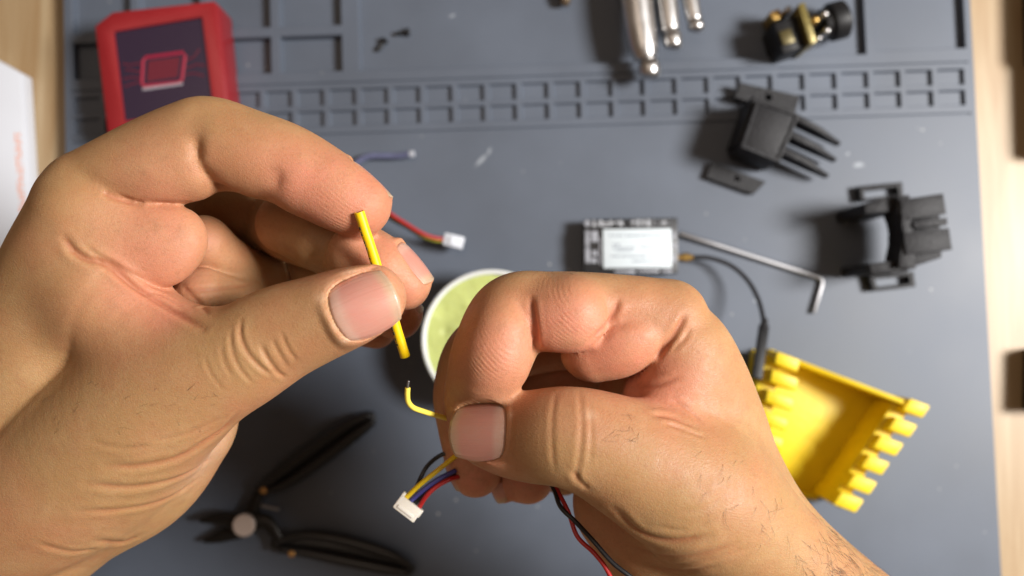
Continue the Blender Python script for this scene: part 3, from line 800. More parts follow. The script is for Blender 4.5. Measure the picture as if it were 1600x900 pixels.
# loose screws
for k, (px, py, a, lb) in enumerate(((597, 72, 1.0, 'tiny black screw lying upright-tilted, lower of the loose pair'), (630, 53, 0.15, 'tiny black screw lying flat, upper of the loose pair'))):
    f = Frame('screw', (px, py), (px+10*math.cos(a), py-10*math.sin(a)), -3.2)
    m = MB(); m.tube([(-2.6, 0, 1.5), (1.6, 0, 1.1)], 0.85, 10); m.build('shank', BLACK, f.root)
    m = MB(); m.tube([(1.4, 0, 1.5), (2.0, 0, 1.5), (2.7, 0, 1.5)], [1.2, 1.7, 1.2], 14); m.build('head', BLACK, f.root)
    tag(f.root, ('tiny black screw nearer the small cells, lower of two' if k == 0 else 'tiny black screw farther from the small cells, upper of two'), 'screw', 'loose screws in the big tray')

# chrome tool with three round-ended prongs
f = Frame('chrome_tool', (1012, 115), (1030, 112), -3.2, 8)
def bar(pix, rpx, z, name, flat=1.0, mt=CHROME, seg=16):
    sp = spline([(*f.L(x, y, z), r/4.2) for (x, y), r in zip(pix, rpx)], 5)
    m = MB(); m.tube([tuple(q[:3]) for q in sp], [float(max(q[3], .2)) for q in sp], seg, flat=flat); return m.build(name, mt, f.root, smooth=True)
bar([(990, -60), (997, 20), (1005, 70), (1010, 92)], [25, 25, 23, 18], 10, 'prong', 0.85)
bar([(1008, 88), (1012, 97), (1014, 106), (1015, 118), (1015, 123)], [9, 15, 18, 16, 8], 10, 'ball_end')
bar([(1034, -60), (1043, 10), (1048, 50)], [16, 16, 14], 9, 'prong', 0.85)
bar([(1047, 45), (1050, 55), (1051, 64), (1053, 73), (1053, 77)], [9, 14, 15, 13, 6], 9, 'ball_end')
bar([(1072, -60), (1079, 0), (1086, 34)], [14, 13.5, 12], 8, 'prong', 0.85)
bar([(1085, 30), (1087, 38), (1088, 46), (1088, 50)], [7, 13, 12, 5], 8, 'ball_end')
bar([(985, -75), (1030, -70), (1085, -62)], [26, 26, 22], 9, 'joint')
tag(f.root, 'chrome tool with three round-ended prongs reaching into the tray', 'tool')
f = Frame('brass_bit', (882, 14), (882, -40), -3.2)
m = MB(); m.tube([(0, 0, 4), (3, 0, 4), (12, 0, 4), (30, 0, 4)], [1.6, 2.6, 2.8, 2.8], 14); m.build('brass_rod', mat('dull_brass', (0.20, 0.15, 0.10), 0.45, 0.7), f.root, smooth=True)
f.root.name = 'brass_rod_tip'; tag(f.root, 'dull brown rod tip poking in at the top edge of the tray', 'rod')

# small camera module
f = Frame('camera_module', (1215, 62), (1262, 48), -3.2, 10)
def fbox(pix, z0, z1, name, mt, bev=0.3, parent=None):
    q = [f.L(x, y, z1) for x, y in pix]
    m = MB(); m.prism([(v.x, v.y) for v in q][::-1], z0, z1); return m.build(name, mt, parent or f.root, bevel=bev)
fbox([(1213, 30), (1252, 18), (1268, 66), (1228, 80)], 1.0, 17, 'body', BLACK, 0.8)
fbox([(1207, 14), (1222, 8), (1228, 22), (1213, 28)], 2, 13, 'gold_block', GOLD, 0.4)
PCB = mat('pcb_gold_black', (0.20, 0.16, 0.05), 0.35, 0.4, noise=(900, 0.5))
fbox([(1252, 2), (1262, -2), (1281, 60), (1271, 65)], 0.5, 21, 'circuit_board', PCB, 0.2)
for x, y, r, mt in ((1279, 26, 7, GOLD), (1236, 10, 6, CHROME), (1294, 17, 6, CHROME), (1297, 43, 6, CHROME), (1284, 55, 5, CHROME)):
    c = f.L(x, y, 16); m = MB()
    m.lathe([(0.05, 4), (r/4.4, 4), (r/4.4, 1.5+14.0), (r/6, 17), (0.05, 17)], 14, Matrix.Translation((c.x, c.y, 0))); m.build('stud', mt, f.root, smooth=True)
c = f.L(1288, 35, 9); e = f.L(1322, 26, 9)
dirv = Vector((e.x-c.x, e.y-c.y, 0)).normalized(); cc = Vector((c.x, c.y, 9.5))
m = MB(); m.tube([cc, cc+dirv*3.0, cc+dirv*3.1, cc+dirv*8.6, cc+dirv*9.2], [5.8, 5.8, 7.2, 7.2, 6.4], 28); lens = m.build('lens', BLACK, f.root, bevel=0.15)
m = MB(); m.tube([cc+dirv*9.1, cc+dirv*9.5, cc+dirv*9.9], [5.2, 4.6, 0.3], 24); m.build('lens_glass', mat('lens_glass', (0.02, 0.02, 0.03), 0.05, spec=1.0), lens, smooth=True)
fbox([(1222, 45), (1240, 39), (1247, 60), (1229, 66)], 17, 18.2, 'rear_plate', mat('dark_gold', (0.10, 0.08, 0.03), 0.4, 0.5), 0.2)
tag(f.root, 'tiny black camera module with gold board edge and round lens', 'camera')

# black printed brackets
f = Frame('printed_bracket', (1157, 230), (1218, 253), 0, 20)
fbox([(1157, 230), (1218, 254), (1250, 179), (1183, 155)], 1.0, 20, 'block', BLACK_PRINT, 0.7)
fbox([(1152, 222), (1158, 226), (1184, 152), (1177, 149)], 0.5, 17, 'side_rib', BLACK_PRINT, 0.4)
def frame_plate(pix_out, pix_in, z0, z1, name):
    m = MB(); ring(m, [(v.x, v.y) for v in [f.L(x, y, z1) for x, y in pix_out]], [(v.x, v.y) for v in [f.L(x, y, z1) for x, y in pix_in]], z0, z1)
    return m.build(name, BLACK_PRINT, f.root, bevel=0.25)
def hole_plate(pix, pc, rpx, z0, z1, name):
    q = [f.L(x, y, z1) for x, y in pix]; n = 24
    c = f.L(*pc, z1); out = []; inn = []
    for k in range(n):
        t = k/n*4; i = int(t); u = t-i; a = q[i]*(1-u)+q[(i+1) % 4]*u; out.append((a.x, a.y))
        d = Vector((a.x-c.x, a.y-c.y)).normalized()*rpx/4.2; inn.append((c.x+d.x, c.y+d.y))
    m = MB(); ring(m, out, inn, z0, z1); return m.build(name, BLACK_PRINT, f.root, bevel=0.0)
frame_plate([(1157, 230), (1218, 254), (1250, 179), (1183, 155)][::-1], [(1163, 227), (1215, 247), (1243, 182), (1186, 161)][::-1], 20.004, 20.7, 'raised_rim')
hole_plate([(1157, 129), (1149, 152), (1241, 182), (1250, 150)], (1201, 152), 6, 2, 5, 'flange')
hole_plate([(1113, 254), (1104, 277), (1178, 303), (1197, 284)], (1152, 279), 5, 0.3, 3, 'flange')
for k, (a, b) in enumerate((((1252, 186), (1316, 229)), ((1242, 212), (1310, 254)), ((1232, 238), (1298, 279)))):
    A_, B_ = f.L(*a, 13), f.L(*b, 6); d = Vector((B_.x-A_.x, B_.y-A_.y, 0)).normalized(); n_ = Vector((-d.y, d.x, 0))*1.0
    m = MB(); va = [(A_.x, A_.y), (B_.x, B_.y)]
    S = Vector((A_.x, A_.y, 0))-d*2; E = Vector((B_.x, B_.y, 0)); M_ = S+(E-S)*0.5
    E = S+(E-S)*0.93; lo_ = [S-n_*1.2, S+n_*1.2, M_+n_, E+n_*.6, E-n_*.6, M_-n_]; hs = [13, 13, 12, 8, 8, 12]
    a0 = [m.bm.verts.new((v.x, v.y, 4.5)) for v in lo_]; a1 = [m.bm.verts.new((v.x, v.y, h)) for v, h in zip(lo_, hs)]
    m.bm.faces.new(a0[::-1]); m.bm.faces.new((a1[0], a1[1], a1[2], a1[5])); m.bm.faces.new((a1[5], a1[2], a1[3], a1[4]))
    for j in range(6): m.bm.faces.new((a0[j], a0[(j+1) % 6], a1[(j+1) % 6], a1[j]))
    m.build('prong', BLACK_PRINT, f.root, bevel=0.3)
tag(f.root, 'black printed bracket with a closed square block and three tapering prongs', 'bracket', 'black printed brackets')

f = Frame('printed_bracket', (1352, 430), (1430, 426), 0)
frame_plate([(1345, 314), (1342, 291), (1410, 284), (1412, 308)], [(1352, 310), (1350, 298), (1402, 292), (1404, 304)], 0.3, 4, 'flange')
frame_plate([(1364, 455), (1358, 431), (1428, 424), (1431, 448)], [(1372, 449), (1367, 436), (1420, 431), (1422, 443)], 0.3, 4, 'flange')
fbox([(1352, 334), (1350, 318), (1402, 303), (1424, 318), (1412, 330)], 0.5, 27, 'arm', BLACK_PRINT, 0.4)
fbox([(1362, 428), (1358, 412), (1402, 406), (1424, 404), (1420, 424)], 0.5, 27, 'arm', BLACK_PRINT, 0.4)
fbox([(1404, 418), (1406, 398), (1410, 380), (1411, 362), (1408, 345), (1402, 330), (1402, 306), (1422, 304), (1432, 420)], 18, 30, 'curved_wall', BLACK_PRINT, 0.4)
for pix in ([(1410, 345), (1407, 312), (1474, 302), (1479, 334)], [(1428, 356), (1427, 346), (1480, 340), (1481, 351)], [(1416, 398), (1412, 364), (1483, 356), (1488, 390)]):
    fbox(pix, 18, 31, 'rail', BLACK_PRINT, 0.22)
fbox([(1418, 420), (1410, 330), (1468, 330), (1472, 402)], 17, 24, 'core', BLACK_PRINT, 0.4)
tag(f.root, 'black printed bracket with an open curved mouth and ribbed rails', 'bracket', 'black printed brackets')

# transmitter board with its white label
f = Frame('transmitter_board', (912, 428), (1061, 427), 0, 8)
fbox([(911, 428), (1060, 427), (1059, 340), (913, 343)], 3.0, 8, 'circuit_board', mat('black_board', (0.015, 0.016, 0.018), 0.4), 0.4)
fbox([(925, 420), (1045, 420), (1045, 350), (925, 350)], 0.2, 3.0, 'underside', BLACK, 0.3)
LAB = mat('printed_label', (0.58, 0.65, 0.69), 0.4, noise=(300, 0.02))
fbox([(943, 419), (1050, 418), (1049, 357), (942, 358)], 8.004, 9.6, 'label', LAB, 0.15)
GRY = mat('solder_grey', (0.24, 0.25, 0.28), 0.5, 0.0, noise=(500, 0.2)); MARK = mat('label_print', (0.14, 0.17, 0.22), 0.5)
rr = random.Random(3)
for y0, x0, x1 in ((368, 952, 1040), (382, 957, 974), (387, 957, 992), (391, 962, 990), (386, 1002, 1028), (400, 955, 1036), (408, 988, 1024)):
    x = x0
    while x < x1-3:
        wd = rr.uniform(2.5, 7); fbox([(x, y0+1.2), (min(x+wd, x1), y0+1.2), (min(x+wd, x1), y0-1.0), (x, y0-1.0)], 9.604, 9.63, 'print_mark', MARK, 0); x += wd+rr.uniform(1.5, 3)
INK = mat('silkscreen', (0.42, 0.44, 0.47), 0.5)
def glyphs(x, x1, y0, y1):
    while x < x1:
        wd = rr.uniform(5, 8)
        for k in range(rr.randint(2, 3)):
            if rr.random() < 0.5: xx = x+rr.uniform(0, wd-2.4); fbox([(xx, y1), (xx+2.4, y1), (xx+2.4, y0), (xx, y0)], 8.004, 8.05, 'silkscreen_mark', INK, 0)
            else: yy = rr.uniform(y0, y1-2.4); fbox([(x, yy+2.4), (x+wd, yy+2.4), (x+wd, yy), (x, yy)], 8.06+0.01*k, 8.10+0.01*k, 'silkscreen_mark', INK, 0)
        x += wd+1.6
glyphs(926, 974, 344, 354); glyphs(986, 1048, 343, 354)
for x0, y0, x1, y1, h in ((914, 360, 921, 385, 1.2), (914, 387, 922, 411, 1.2), (923, 361, 934, 378, .8), (925, 391, 933, 400, .7), (936, 370, 941, 414, .6), (1050, 362, 1056, 374, .7), (1050, 380, 1057, 388, .9), (1050, 398, 1056, 410, .7), (960, 422, 993, 427, .5), (997, 421, 1030, 426, .5), (1034, 421, 1050, 426, .5), (923, 403, 932, 411, .6)):
    fbox([(x0, y1), (x1, y1), (x1, y0), (x0, y0)], 8.004, 8+h, 'component', GRY, 0.12)
c = f.L(918, 349, 8); m = MB(); m.lathe([(0.7, 8.01), (1.25, 8.01), (1.25, 8.12), (0.7, 8.12)], 18, Matrix.Translation((c.x, c.y, 0))); m.build('mounting_ring', GRY, f.root)
a = f.L(1058, 402, 7); m = MB(); m.tube([(a.x, a.y, 6), (a.x+2, a.y, 6), (a.x+2.05, a.y, 6), (a.x+4.6, a.y, 6), (a.x+4.65, a.y, 6), (a.x+6, a.y, 6)], [1.2, 1.2, 1.75, 1.75, 1.2, 1.2], 12); m.build('antenna_socket', GOLD, f.root)
tag(f.root, 'small black circuit board with a white printed label and gold socket', 'circuit board')

# antenna lead
RUB = mat('black_cable', (0.015, 0.015, 0.017), 0.4)
f = Frame('antenna_lead', (1082, 403), (1193, 505), 0, 6)
cp = [(*f.L(1078, 402, 6), 0), (*f.L(1108, 403, 6.5), 0), (*f.L(1142, 415, 8), 0), (*f.L(1168, 438, 10), 0), (*f.L(1184, 466, 13), 0), (*f.L(1192, 495, 17), 0), (*f.L(1192, 515, 20), 0)]
m = MB(); m.tube([tuple(q[:3]) for q in spline(cp, 8)], 0.85, 10); m.build('cable', RUB, f.root, smooth=True)
A_ = f.L(1194, 508, 20); B_ = f.L(1182, 592, 26); d = (B_-A_).normalized(); X_ = d.cross(Vector((0, 0, 1))).normalized(); Y_ = X_.cross(d)
Mx = Matrix((X_, d, Y_)).transposed().to_4x4(); Mx.translation = (A_+B_)/2
m = MB(); m.box((0, 0, 0), (3.6, (B_-A_).length, 2.0), M=Mx); m.build('antenna_tube', BLACK, f.root, bevel=0.5)
m = MB(); m.tube([A_-d*2.5, A_+d*2], [1.0, 1.7], 12); m.build('strain_relief', RUB, f.root)
tag(f.root, 'thin black antenna lead curving from the board to the yellow box', 'antenna')

# hex key
f = Frame('hex_key', (1062, 365), (1285, 437), 0, 1.3)
pts = [f.L(1062, 365, 2.5), f.L(1120, 383, 2.0), f.L(1268, 430, 1.4), f.L(1280, 434, 1.4), f.L(1284, 438, 1.4), f.L(1284, 444, 1.4), f.L(1271, 489, 1.4)]
m = MB(); m.tube(pts, 1.0, 6); m.build('bent_rod', STEEL, f.root, bevel=0.12)
f.root.name = 'hex_key'; tag(f.root, 'steel L-shaped hex key lying on the mat beside the board', 'hex key')

# yellow printed box with toothed sides
f = Frame('toothed_box', (1203, 545), (1424, 626), 0, 24)
def ypart(pix, z0, z1, name, bev=0.4, zq=24):
    q = [f.L(x, y, zq) for x, y in pix]
    m = MB(); m.prism([(v.x, v.y) for v in q], z0, z1); return m.build(name, YELLOW, f.root, bevel=bev)
ypart([(1204, 548), (1168, 766), (1316, 796), (1422, 630)], 0.0, 2.0, 'floor_plate')
m = MB()
tl_ = f.L(1204, 545, 8); tr_ = f.L(1414, 625, 24); ax_ = Vector((tr_.x-tl_.x, tr_.y-tl_.y, 0)).normalized(); nn = Vector((ax_.y, -ax_.x, 0))*1.7
lo4 = [m.bm.verts.new((p.x, p.y, 2.004)) for p in (tl_, tr_, tr_+nn, tl_+nn)]
hi4 = [m.bm.verts.new((p.x, p.y, h_)) for p, h_ in ((tl_, 8), (tr_, 23.9), (tr_+nn, 23.9), (tl_+nn, 8))]
m.bm.faces.new(lo4[::-1]); m.bm.faces.new(hi4)
for k in range(4): m.bm.faces.new((lo4[k], lo4[(k+1) % 4], hi4[(k+1) % 4], hi4[k]))
m.build('thin_wall', YELLOW, f.root, bevel=0.35)
ypart([(1174, 764), (1172, 774), (1306, 800), (1310, 790)], 2.004, 6, 'low_wall')
ypart([(1405, 632), (1304, 790), (1324, 800), (1432, 642)], 2.004, 19, 'side_wall')
ypart([(1199, 552), (1171, 764), (1200, 768), (1230, 562)], 2.004, 16, 'side_wall')
ux, uy = 0.935, 0.355; vx, vy = -0.56, 0.83
for k, (cx, cy) in enumerate(((1432, 638), (1411, 668), (1389, 697), (1368, 727), (1347, 757), (1326, 785))):
    a_, b_ = 18+rr.uniform(-1.5, 1.5), 11.5+rr.uniform(-.8, .8)
    ypart([(cx-a_*ux-b_*vx, cy-a_*uy-b_*vy), (cx-a_*ux+b_*vx, cy-a_*uy+b_*vy), (cx+a_*ux+b_*vx, cy+a_*uy+b_*vy), (cx+a_*ux-b_*vx, cy+a_*uy-b_*vy)], 2.1, 24+rr.uniform(-.3, .3), 'tooth', 0.7)
for k, (cx, cy) in enumerate(((1234, 566), (1229, 595), (1222, 627), (1214, 659), (1207, 690), (1200, 720))):
    a_, b_ = 21+rr.uniform(-2, 2), 10.5+rr.uniform(-.8, .8); wx, wy = -0.2, 0.98
    ypart([(cx-a_*ux-b_*wx, cy-a_*uy-b_*wy), (cx-a_*ux+b_*wx, cy-a_*uy+b_*wy), (cx+a_*ux+b_*wx, cy+a_*uy+b_*wy), (cx+a_*ux-b_*wx, cy+a_*uy-b_*wy)], 2.1, 22+rr.uniform(-.3, .3), 'tooth', 0.7)
tag(f.root, 'bright yellow printed box with toothed side walls and an open top', 'box')

# pot of paste
f = Frame('paste_pot', (768, 531), (800, 531), 0, 19)
PP = mat('white_plastic', (0.70, 0.72, 0.70), 0.35, sss=0.2)
m = MB(); m.lathe([(20, 0), (21, 0.5), (24.6, 16.5), (25.4, 17), (25.4, 19.0), (24.9, 19.4), (23.9, 19.2), (23.7, 17), (20, 2)], 72); pot = m.build('pot', PP, f.root, smooth=True)
PASTE = mat('green_paste', (0.48, 0.53, 0.19), 0.28, noise=(90, 0.16), bump=(140, 0.5, 1.2), sss=0.6)
n = 60; m = MB(); rings = []
dents = [(*f.L(696, 518, 17)[:2], 2.2, 0.9), (*f.L(740, 470, 17)[:2], 2.4, 0.6), (*f.L(720, 480, 17)[:2], 1.4, .4), (*f.L(762, 455, 17)[:2], 2.8, .5), (*f.L(700, 560, 17)[:2], 2, .4), (*f.L(770, 500, 17)[:2], 4, .6)]
bumps = [(*f.L(754, 458, 17)[:2], 1.0, .5), (*f.L(702, 478, 17)[:2], 1.1, .4), (*f.L(674, 520, 17)[:2], .9, .5), (*f.L(676, 533, 17)[:2], .9, .5), (*f.L(730, 492, 17)[:2], 1.1, .3)]
def pz(x, y):
    r = math.hypot(x, y); z = 16.6+0.5*(r/23.6)**6+0.25*math.sin(x*.37+1)*math.cos(y*.31)
    for cx, cy, s_, a_ in dents: z -= a_*math.exp(-((x-cx)**2+(y-cy)**2)/(s_*s_)*1.6)
    for cx, cy, s_, a_ in bumps: z += a_*math.exp(-((x-cx)**2+(y-cy)**2)/(s_*s_)*1.6)
    return z
cv = m.bm.verts.new((0, 0, pz(0, 0)))
for i in range(1, 41):
    r = 23.7*i/40; rings.append([m.bm.verts.new((r*math.cos(2*math.pi*k/96), r*math.sin(2*math.pi*k/96), pz(r*math.cos(2*math.pi*k/96), r*math.sin(2*math.pi*k/96)))) for k in range(96)])
for k in range(96): m.bm.faces.new((cv, rings[0][k], rings[0][(k+1) % 96]))
for i in range(39):
    for k in range(96): m.bm.faces.new((rings[i][k], rings[i+1][k], rings[i+1][(k+1) % 96], rings[i][(k+1) % 96]))
m.build('paste', PASTE, f.root, smooth=True)
tag(f.root, 'round white pot filled with pale green paste', 'pot')

# slate sleeve offcut, behind the fingertip
f = Frame('tube_offcut', (540, 264), (648, 241), 0, 4)
cp = [f.L(530, 292, 3), f.L(546, 266, 3), f.L(559, 252, 3), f.L(577, 244, 3), f.L(600, 243.5, 3), f.L(622, 243.5, 3), f.L(646, 240, 4)]
m = MB(); sp = [tuple(q) for q in spline(cp, 6)]; m.tube(sp, 1.2, 14); m.build('sleeve', mat('slate_sleeve', (0.10, 0.11, 0.19), 0.35, noise=(300, .1)), f.root, smooth=True)
m = MB(); e_ = Vector(sp[-1]); d_ = (e_-Vector(sp[-3])).normalized(); m.tube([e_-d_*1.4, e_+d_*.15], 1.25, 14); m.build('frosted_end', mat('frosted_end', (0.45, 0.47, 0.52), 0.4), f.root)
f.root.name = 'blue_tube_offcut'; tag(f.root, 'slate blue flexible sleeve offcut with a pale end on the mat', 'tube')

WY = mat('wire_yellow', (0.72, 0.50, 0.01), 0.4); WR = mat('wire_red', (0.40, 0.015, 0.015), 0.4); WK = mat('wire_black', (0.012, 0.012, 0.014), 0.4)
WB = mat('wire_blue', (0.05, 0.05, 0.22), 0.4); WG = mat('wire_lime', (0.42, 0.42, 0.04), 0.4)
# plug on short wires behind the hand
f = Frame('wire_plug', (693, 375), (726, 383), 0, 8)
for off, off2, dz, mt, nm in ((-3, -2, 0.5, WR, 'red_wire'), (0, 1, -0.8, WG, 'yellow_wire'), (4, 3, -1.5, WK, 'black_wire')):
    cp = [f.L(560, 290+off, 14+dz), f.L(605, 333+off, 13+dz), f.L(635, 352+off*0.6, 12+dz), f.L(660, 367+off2, 11+dz), f.L(680, 374+off2, 9.5+dz), f.L(698, 376+off2, 8.5)]
    m = MB(); m.tube([tuple(q) for q in spline(cp, 6)], 0.7, 8); m.build(nm, mt, f.root, smooth=True)
a = f.L(709, 377, 8)
m = MB(); m.box((a.x, a.y, 8), (7.4, 4.6, 4.0)); hs = m.build('housing', WHITE, f.root, bevel=0.3)
m = MB(); m.box((a.x-0.6, a.y, 10.3), (2.2, 3.0, 0.6)); m.build('latch', WHITE, hs, bevel=0.15)
tag(f.root, 'small white plug on red, yellow and black wires behind the fingertips', 'connector')

# side cutters
f = Frame('side_cutters', (382, 822), (585, 655), 0)
GRIP = mat('black_rubber_grip', (0.010, 0.010, 0.011), 0.38); DARK = mat('blackened_steel', (0.03, 0.028, 0.026), 0.35, 0.8)
def strip(pix, rpx, z, name, mt, flat=0.9, seg=12):
    sp = spline([(*f.L(x, y, z), r/4.15) for (x, y), r in zip(pix, rpx)], 6)
    m = MB(); m.tube([tuple(q[:3]) for q in sp], [float(q[3]) for q in sp], seg, flat=flat); return m.build(name, mt, f.root, smooth=True)
strip([(400, 768), (420, 757), (460, 727), (510, 692), (555, 664), (578, 653), (586, 649)], [7, 13, 17, 18, 16, 12, 6], 5, 'handle', GRIP, 0.4, 20)
strip([(424, 852), (450, 848), (500, 852), (560, 862), (610, 876), (636, 887), (646, 893)], [7, 13, 17, 18, 16, 12, 6], 5, 'handle', GRIP, 0.4, 20)
for p in ([(406, 764), (440, 738), (492, 699), (547, 661), (579, 648)], [(412, 771), (452, 753), (506, 716), (557, 678), (584, 658)], [(432, 846), (480, 836), (545, 846), (610, 866), (642, 885)], [(436, 858), (480, 864), (540, 876), (600, 888), (640, 895)]):
    strip(p, [6, 8, 9, 9, 6], 8.0, 'grip_edge', GRIP, 1.0, 10)
strip([(404, 770), (396, 795), (382, 822), (345, 838), (318, 846)], [8, 12, 15, 10, 3], 5, 'jaw', DARK, 0.5)
strip([(440, 850), (415, 815), (382, 818), (345, 810), (312, 814)], [8, 12, 15, 10, 3], 8, 'jaw', DARK, 0.5)
c = f.L(382, 820, 10); m = MB(); m.lathe([(4.1, 9), (4.1, 11.2), (3.6, 11.7), (0.1, 11.8)], 28, Matrix.Translation((c.x, c.y, 0))); m.build('pivot', mat('pivot_steel', (0.62, 0.52, 0.46), 0.4, 0.4), f.root, smooth=False)
for p in ((411, 767), (455, 866)):
    c = f.L(*p, 10); m = MB(); m.lathe([(1.3, 8), (1.3, 9.8), (0.9, 10.1), (0.1, 10.2)], 14, Matrix.Translation((c.x, c.y, 0))); m.build('rivet', mat('copper', (0.5, 0.28, 0.1), 0.4, .8), f.root)
strip([(408, 790), (430, 795), (436, 796)], [2.5, 2.5, 2.5], 9, 'spring', STEEL)
tag(f.root, 'black-handled side cutters with a round pivot lying open in shadow', 'side cutters')

# white carton with orange lettering
f = Frame('white_carton', (52, 432), (33, 112), -5.9, 2)
q = [f.L(x, y, 2) for x, y in ((52, 432), (33, 114), (-2, 94), (-150, 40), (-140, 450))]
m = MB(); m.prism([(v.x, v.y) for v in q], 0.0, 7.9); m.build('carton', WHITE, f.root, bevel=0.5)
q = [f.L(x, y, 2) for x, y in ((10, 434.5), (6.5, 434.7), (-14, 110), (-11, 109))]
ORN = mat('orange_print', (0.85, 0.36, 0.22), 0.5)
y = 208.0
while y < 330:
    hgt = rr.uniform(4, 8)
    for k in range(3):
        x_ = 22+ (y-208)*0.06 + rr.uniform(0, 9); 
        w_, h_ = ((10, 1.6) if k == 0 else (2, hgt)); xx = 22+(y-208)*0.07 if k == 0 else x_
        yy = y if k else y+rr.uniform(0, hgt-1.6)
        q = [f.L(a_, b_, 2.02) for a_, b_ in ((xx, yy+h_), (xx+w_, yy+h_), (xx+w_, yy), (xx, yy))]
        m = MB(); m.prism([(v.x, v.y) for v in q][::-1], 7.902+0.004*k, 7.93+.004*k); m.build('print_mark', ORN, f.root)
    y += hgt+1.8
f.root.name = 'white_carton'; tag(f.root, 'white carton with faint orange lettering at the edge of the desk', 'carton')

# ---------------------------------------------------------------- things in the hands
def dtube(name, pts, r, mt, parent, n=8, seg=12, org=None):
    sp = spline([tuple(D(*p)) for p in pts], n); m = MB()
    m.tube([tuple(Vector(q)-org) for q in sp], r, seg); return m.build(name, mt, parent, smooth=True)
org = D(562, 332, 181.2)
SLV = mat('yellow_sleeve', (0.85, 0.56, 0.004), 0.38, noise=(500, 0.06))
root = empty('yellow_sleeve', org)
A_ = D(561, 331, 181.0)-org; B_ = D(633, 557, 190.8)-org; d_ = (B_-A_).normalized()
def hollow(A_, B_, r0, r1):
    m = MB(); n_ = 20
    body_ = [A_+(B_-A_)*(q/16)+Vector((0.13*math.sin(math.pi*q/16)+0.03*math.sin(q*2.1), 0.02*math.cos(q*1.7), 0)) for q in range(17)]
    m.tube(body_+[B_+d_*0.001, B_-d_*2.5], [r0*(1+0.035*math.sin(q*2.7+1)-(0.05 if q == 9 else 0)) for q in range(17)]+[r1, r1*.9], n_, cap=False)
    m.tube([A_+d_*2.5, A_-d_*.001], [r1*.9, r1], n_, cap=False)
    return m
m = hollow(A_, B_, 1.12, 0.8); m.tube([A_, A_-d_*.001], [1.12, 0.8], 20, cap=False); sl = m.build('tube_wall', SLV, root, smooth=False)
sl.data.polygons.foreach_set('use_smooth', [True]*len(sl.data.polygons))
PRT = mat('black_print', (0.05, 0.035, 0.01), 0.5)
side = d_.cross(Vector((0, 0, 1))).normalized()
for t in (.10, .125, .14, .19, .21, .235, .30, .33, .345, .37, .40, .74, .77, .79, .82, .86, .875, .90):
    p = A_+(B_-A_)*t; ang = 2.4+rr.uniform(-.15, .15); upv = side.cross(d_)
    if upv.z < 0: upv = -upv
    sgn = -1 if side.x > 0 else 1
    nrm = (side*sgn*0.75+upv*0.66).normalized(); tn = nrm.cross(d_).normalized()
    Mx = Matrix((d_, tn, nrm)).transposed().to_4x4(); Mx.translation = p+nrm*1.10+Vector((.11, 0, 0))*min(1, 4*t*(1-t)*1.2)
    m = MB(); m.box((0, 0, 0), (rr.uniform(.25, .8), rr.uniform(.25, .6), 0.10), M=Mx); m.build('printed_mark', PRT, root)
tag(root, 'short bright yellow heat-shrink sleeve pinched under a thumb', 'sleeve')

org = D(638, 600, 194)
root = empty('harness', org)
dtube('stripped_wire', [(637, 606, 183.5), (636.5, 617, 184), (638, 628, 185), (646, 637, 187), (662, 643, 189.5), (685, 650, 194), (705, 655.5, 198), (735, 664, 201)], 0.60, mat('wire_pale_yellow', (0.82, 0.66, 0.09), 0.35), root, org=org)
dtube('tinned_tip', [(638.5, 595, 183), (637.5, 601, 183.2), (637, 607, 183.5)], 0.27, STEEL, root, org=org)
dtube('yellow_wire', [(634, 778, 209), (655, 758, 208.5), (680, 738, 208.5), (705, 718, 209.5), (740, 690, 212)], 0.62, WY, root, org=org)
dtube('black_wire', [(648, 768, 211), (658, 745, 213), (668, 728, 213.5), (684, 714, 213), (704, 705, 213), (740, 695, 213)], 0.55, WK, root, org=org)
dtube('blue_wire', [(641, 783, 209), (662, 765, 208.5), (686, 748, 209), (712, 735, 211)], 0.6, WB, root, org=org)
dtube('dark_wire', [(646, 788, 210), (668, 768, 210), (690, 752, 210.5), (712, 742, 212)], 0.55, WK, root, org=org)
dtube('red_wire', [(654, 794, 209), (666, 775, 208.5), (682, 760, 209), (700, 750, 210), (716, 745, 212)], 0.6, WR, root, org=org)
A_ = D(638, 793, 209); ex = (D(662, 799, 209)-D(626, 772, 209)).normalized(); ey = (D(626, 772, 209)-D(614, 795, 209)); 
nrm = Vector((0.05, 0.1, 1)).normalized(); ex = (ex-nrm*ex.dot(nrm)).normalized(); ey = nrm.cross(ex)
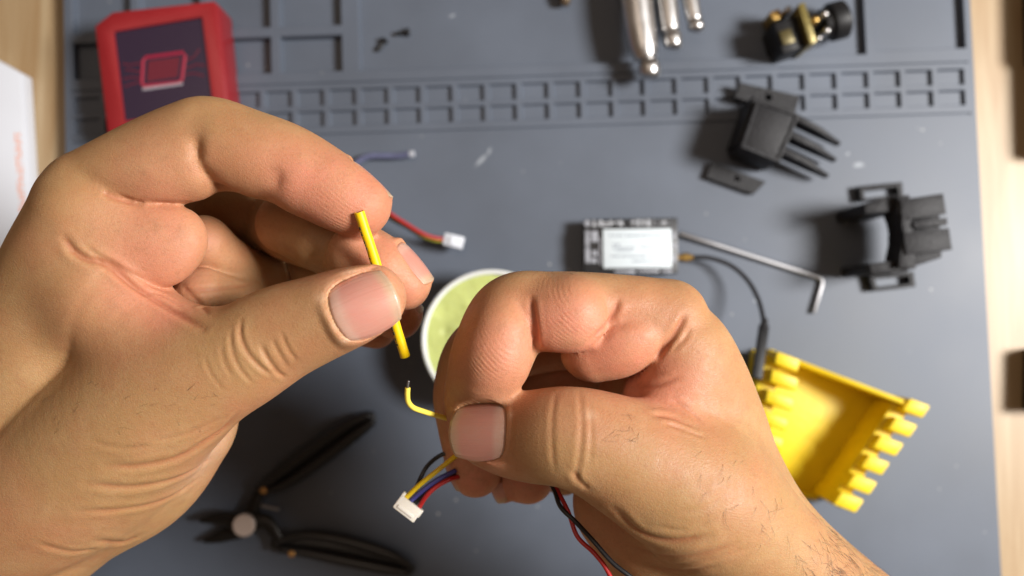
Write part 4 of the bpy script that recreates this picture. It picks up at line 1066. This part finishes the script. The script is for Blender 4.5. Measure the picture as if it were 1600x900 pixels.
Mx = Matrix((ex, ey, nrm)).transposed().to_4x4(); Mx.translation = A_-org
m = MB(); m.box((0, -0.2, 0), (6.4, 3.6, 3.4), M=Mx); hs = m.build('housing', CREAM, root, bevel=0.3)
m = MB(); m.box((-2.8, 1.9, 0.2), (0.8, 1.2, 2.6), M=Mx); m.build('ear', CREAM, hs, bevel=0.15)
m = MB(); m.box((3.0, 0.6, 0.1), (1.0, 2.0, 2.6), M=Mx); m.build('ear', CREAM, hs, bevel=0.15)
m = MB(); m.box((0, -0.9, 1.8), (4.6, 0.8, 0.5), M=Mx); m.build('ridge', CREAM, hs, bevel=0.12)
dtube('black_wire', [(850, 735, 207), (866, 766, 200), (876, 792, 197), (900, 816, 195), (926, 844, 192), (958, 880, 190), (995, 910, 189), (1040, 960, 189), (1075, 1030, 196), (1085, 1110, 210)], 0.55, WK, root, org=org)
dtube('red_wire', [(855, 735, 206), (872, 768, 199.5), (888, 800, 196.5), (902, 838, 195), (928, 864, 193), (948, 890, 191.5), (965, 930, 191), (985, 1000, 198), (985, 1090, 212)], 0.52, WR, root, org=org)
tag(root, 'white plug wire harness with one bent yellow wire held to the tip', 'wire harness')

# stand-in cases for dark shapes at the frame edge, shaped to cast shade
for pix, hh, lb in (([(1594, -60), (1598, 104), (1608, 110), (1612, 250), (1720, 250), (1720, -60)], 13, 'black stand-in case at the desk edge beside the camera module, sized to cast shade'), ([(1597, 545), (1595, 640), (1720, 640), (1720, 540)], 12, 'black stand-in case at the desk edge level with the yellow box, sized to cast shade')):
    f = Frame('shade_case', pix[1], pix[2], -5.9, -5.9)
    q = [f.L(x, y, -6.0) for x, y in pix]; m = MB(); m.prism([(v.x, v.y) for v in q], 0, hh); m.build('shell', BLACK, f.root, bevel=1.0)
    q2 = [v*0.9+sum(q, Vector((0, 0, 0)))/len(q)*0.1 for v in q]; m = MB(); m.prism([(v.x, v.y) for v in q2], hh+.004, hh+1.0); m.build('lid', BLACK_PRINT, f.root, bevel=0.4)
    tag(f.root, lb, 'case', 'black stand-in cases casting shade beside the mat')
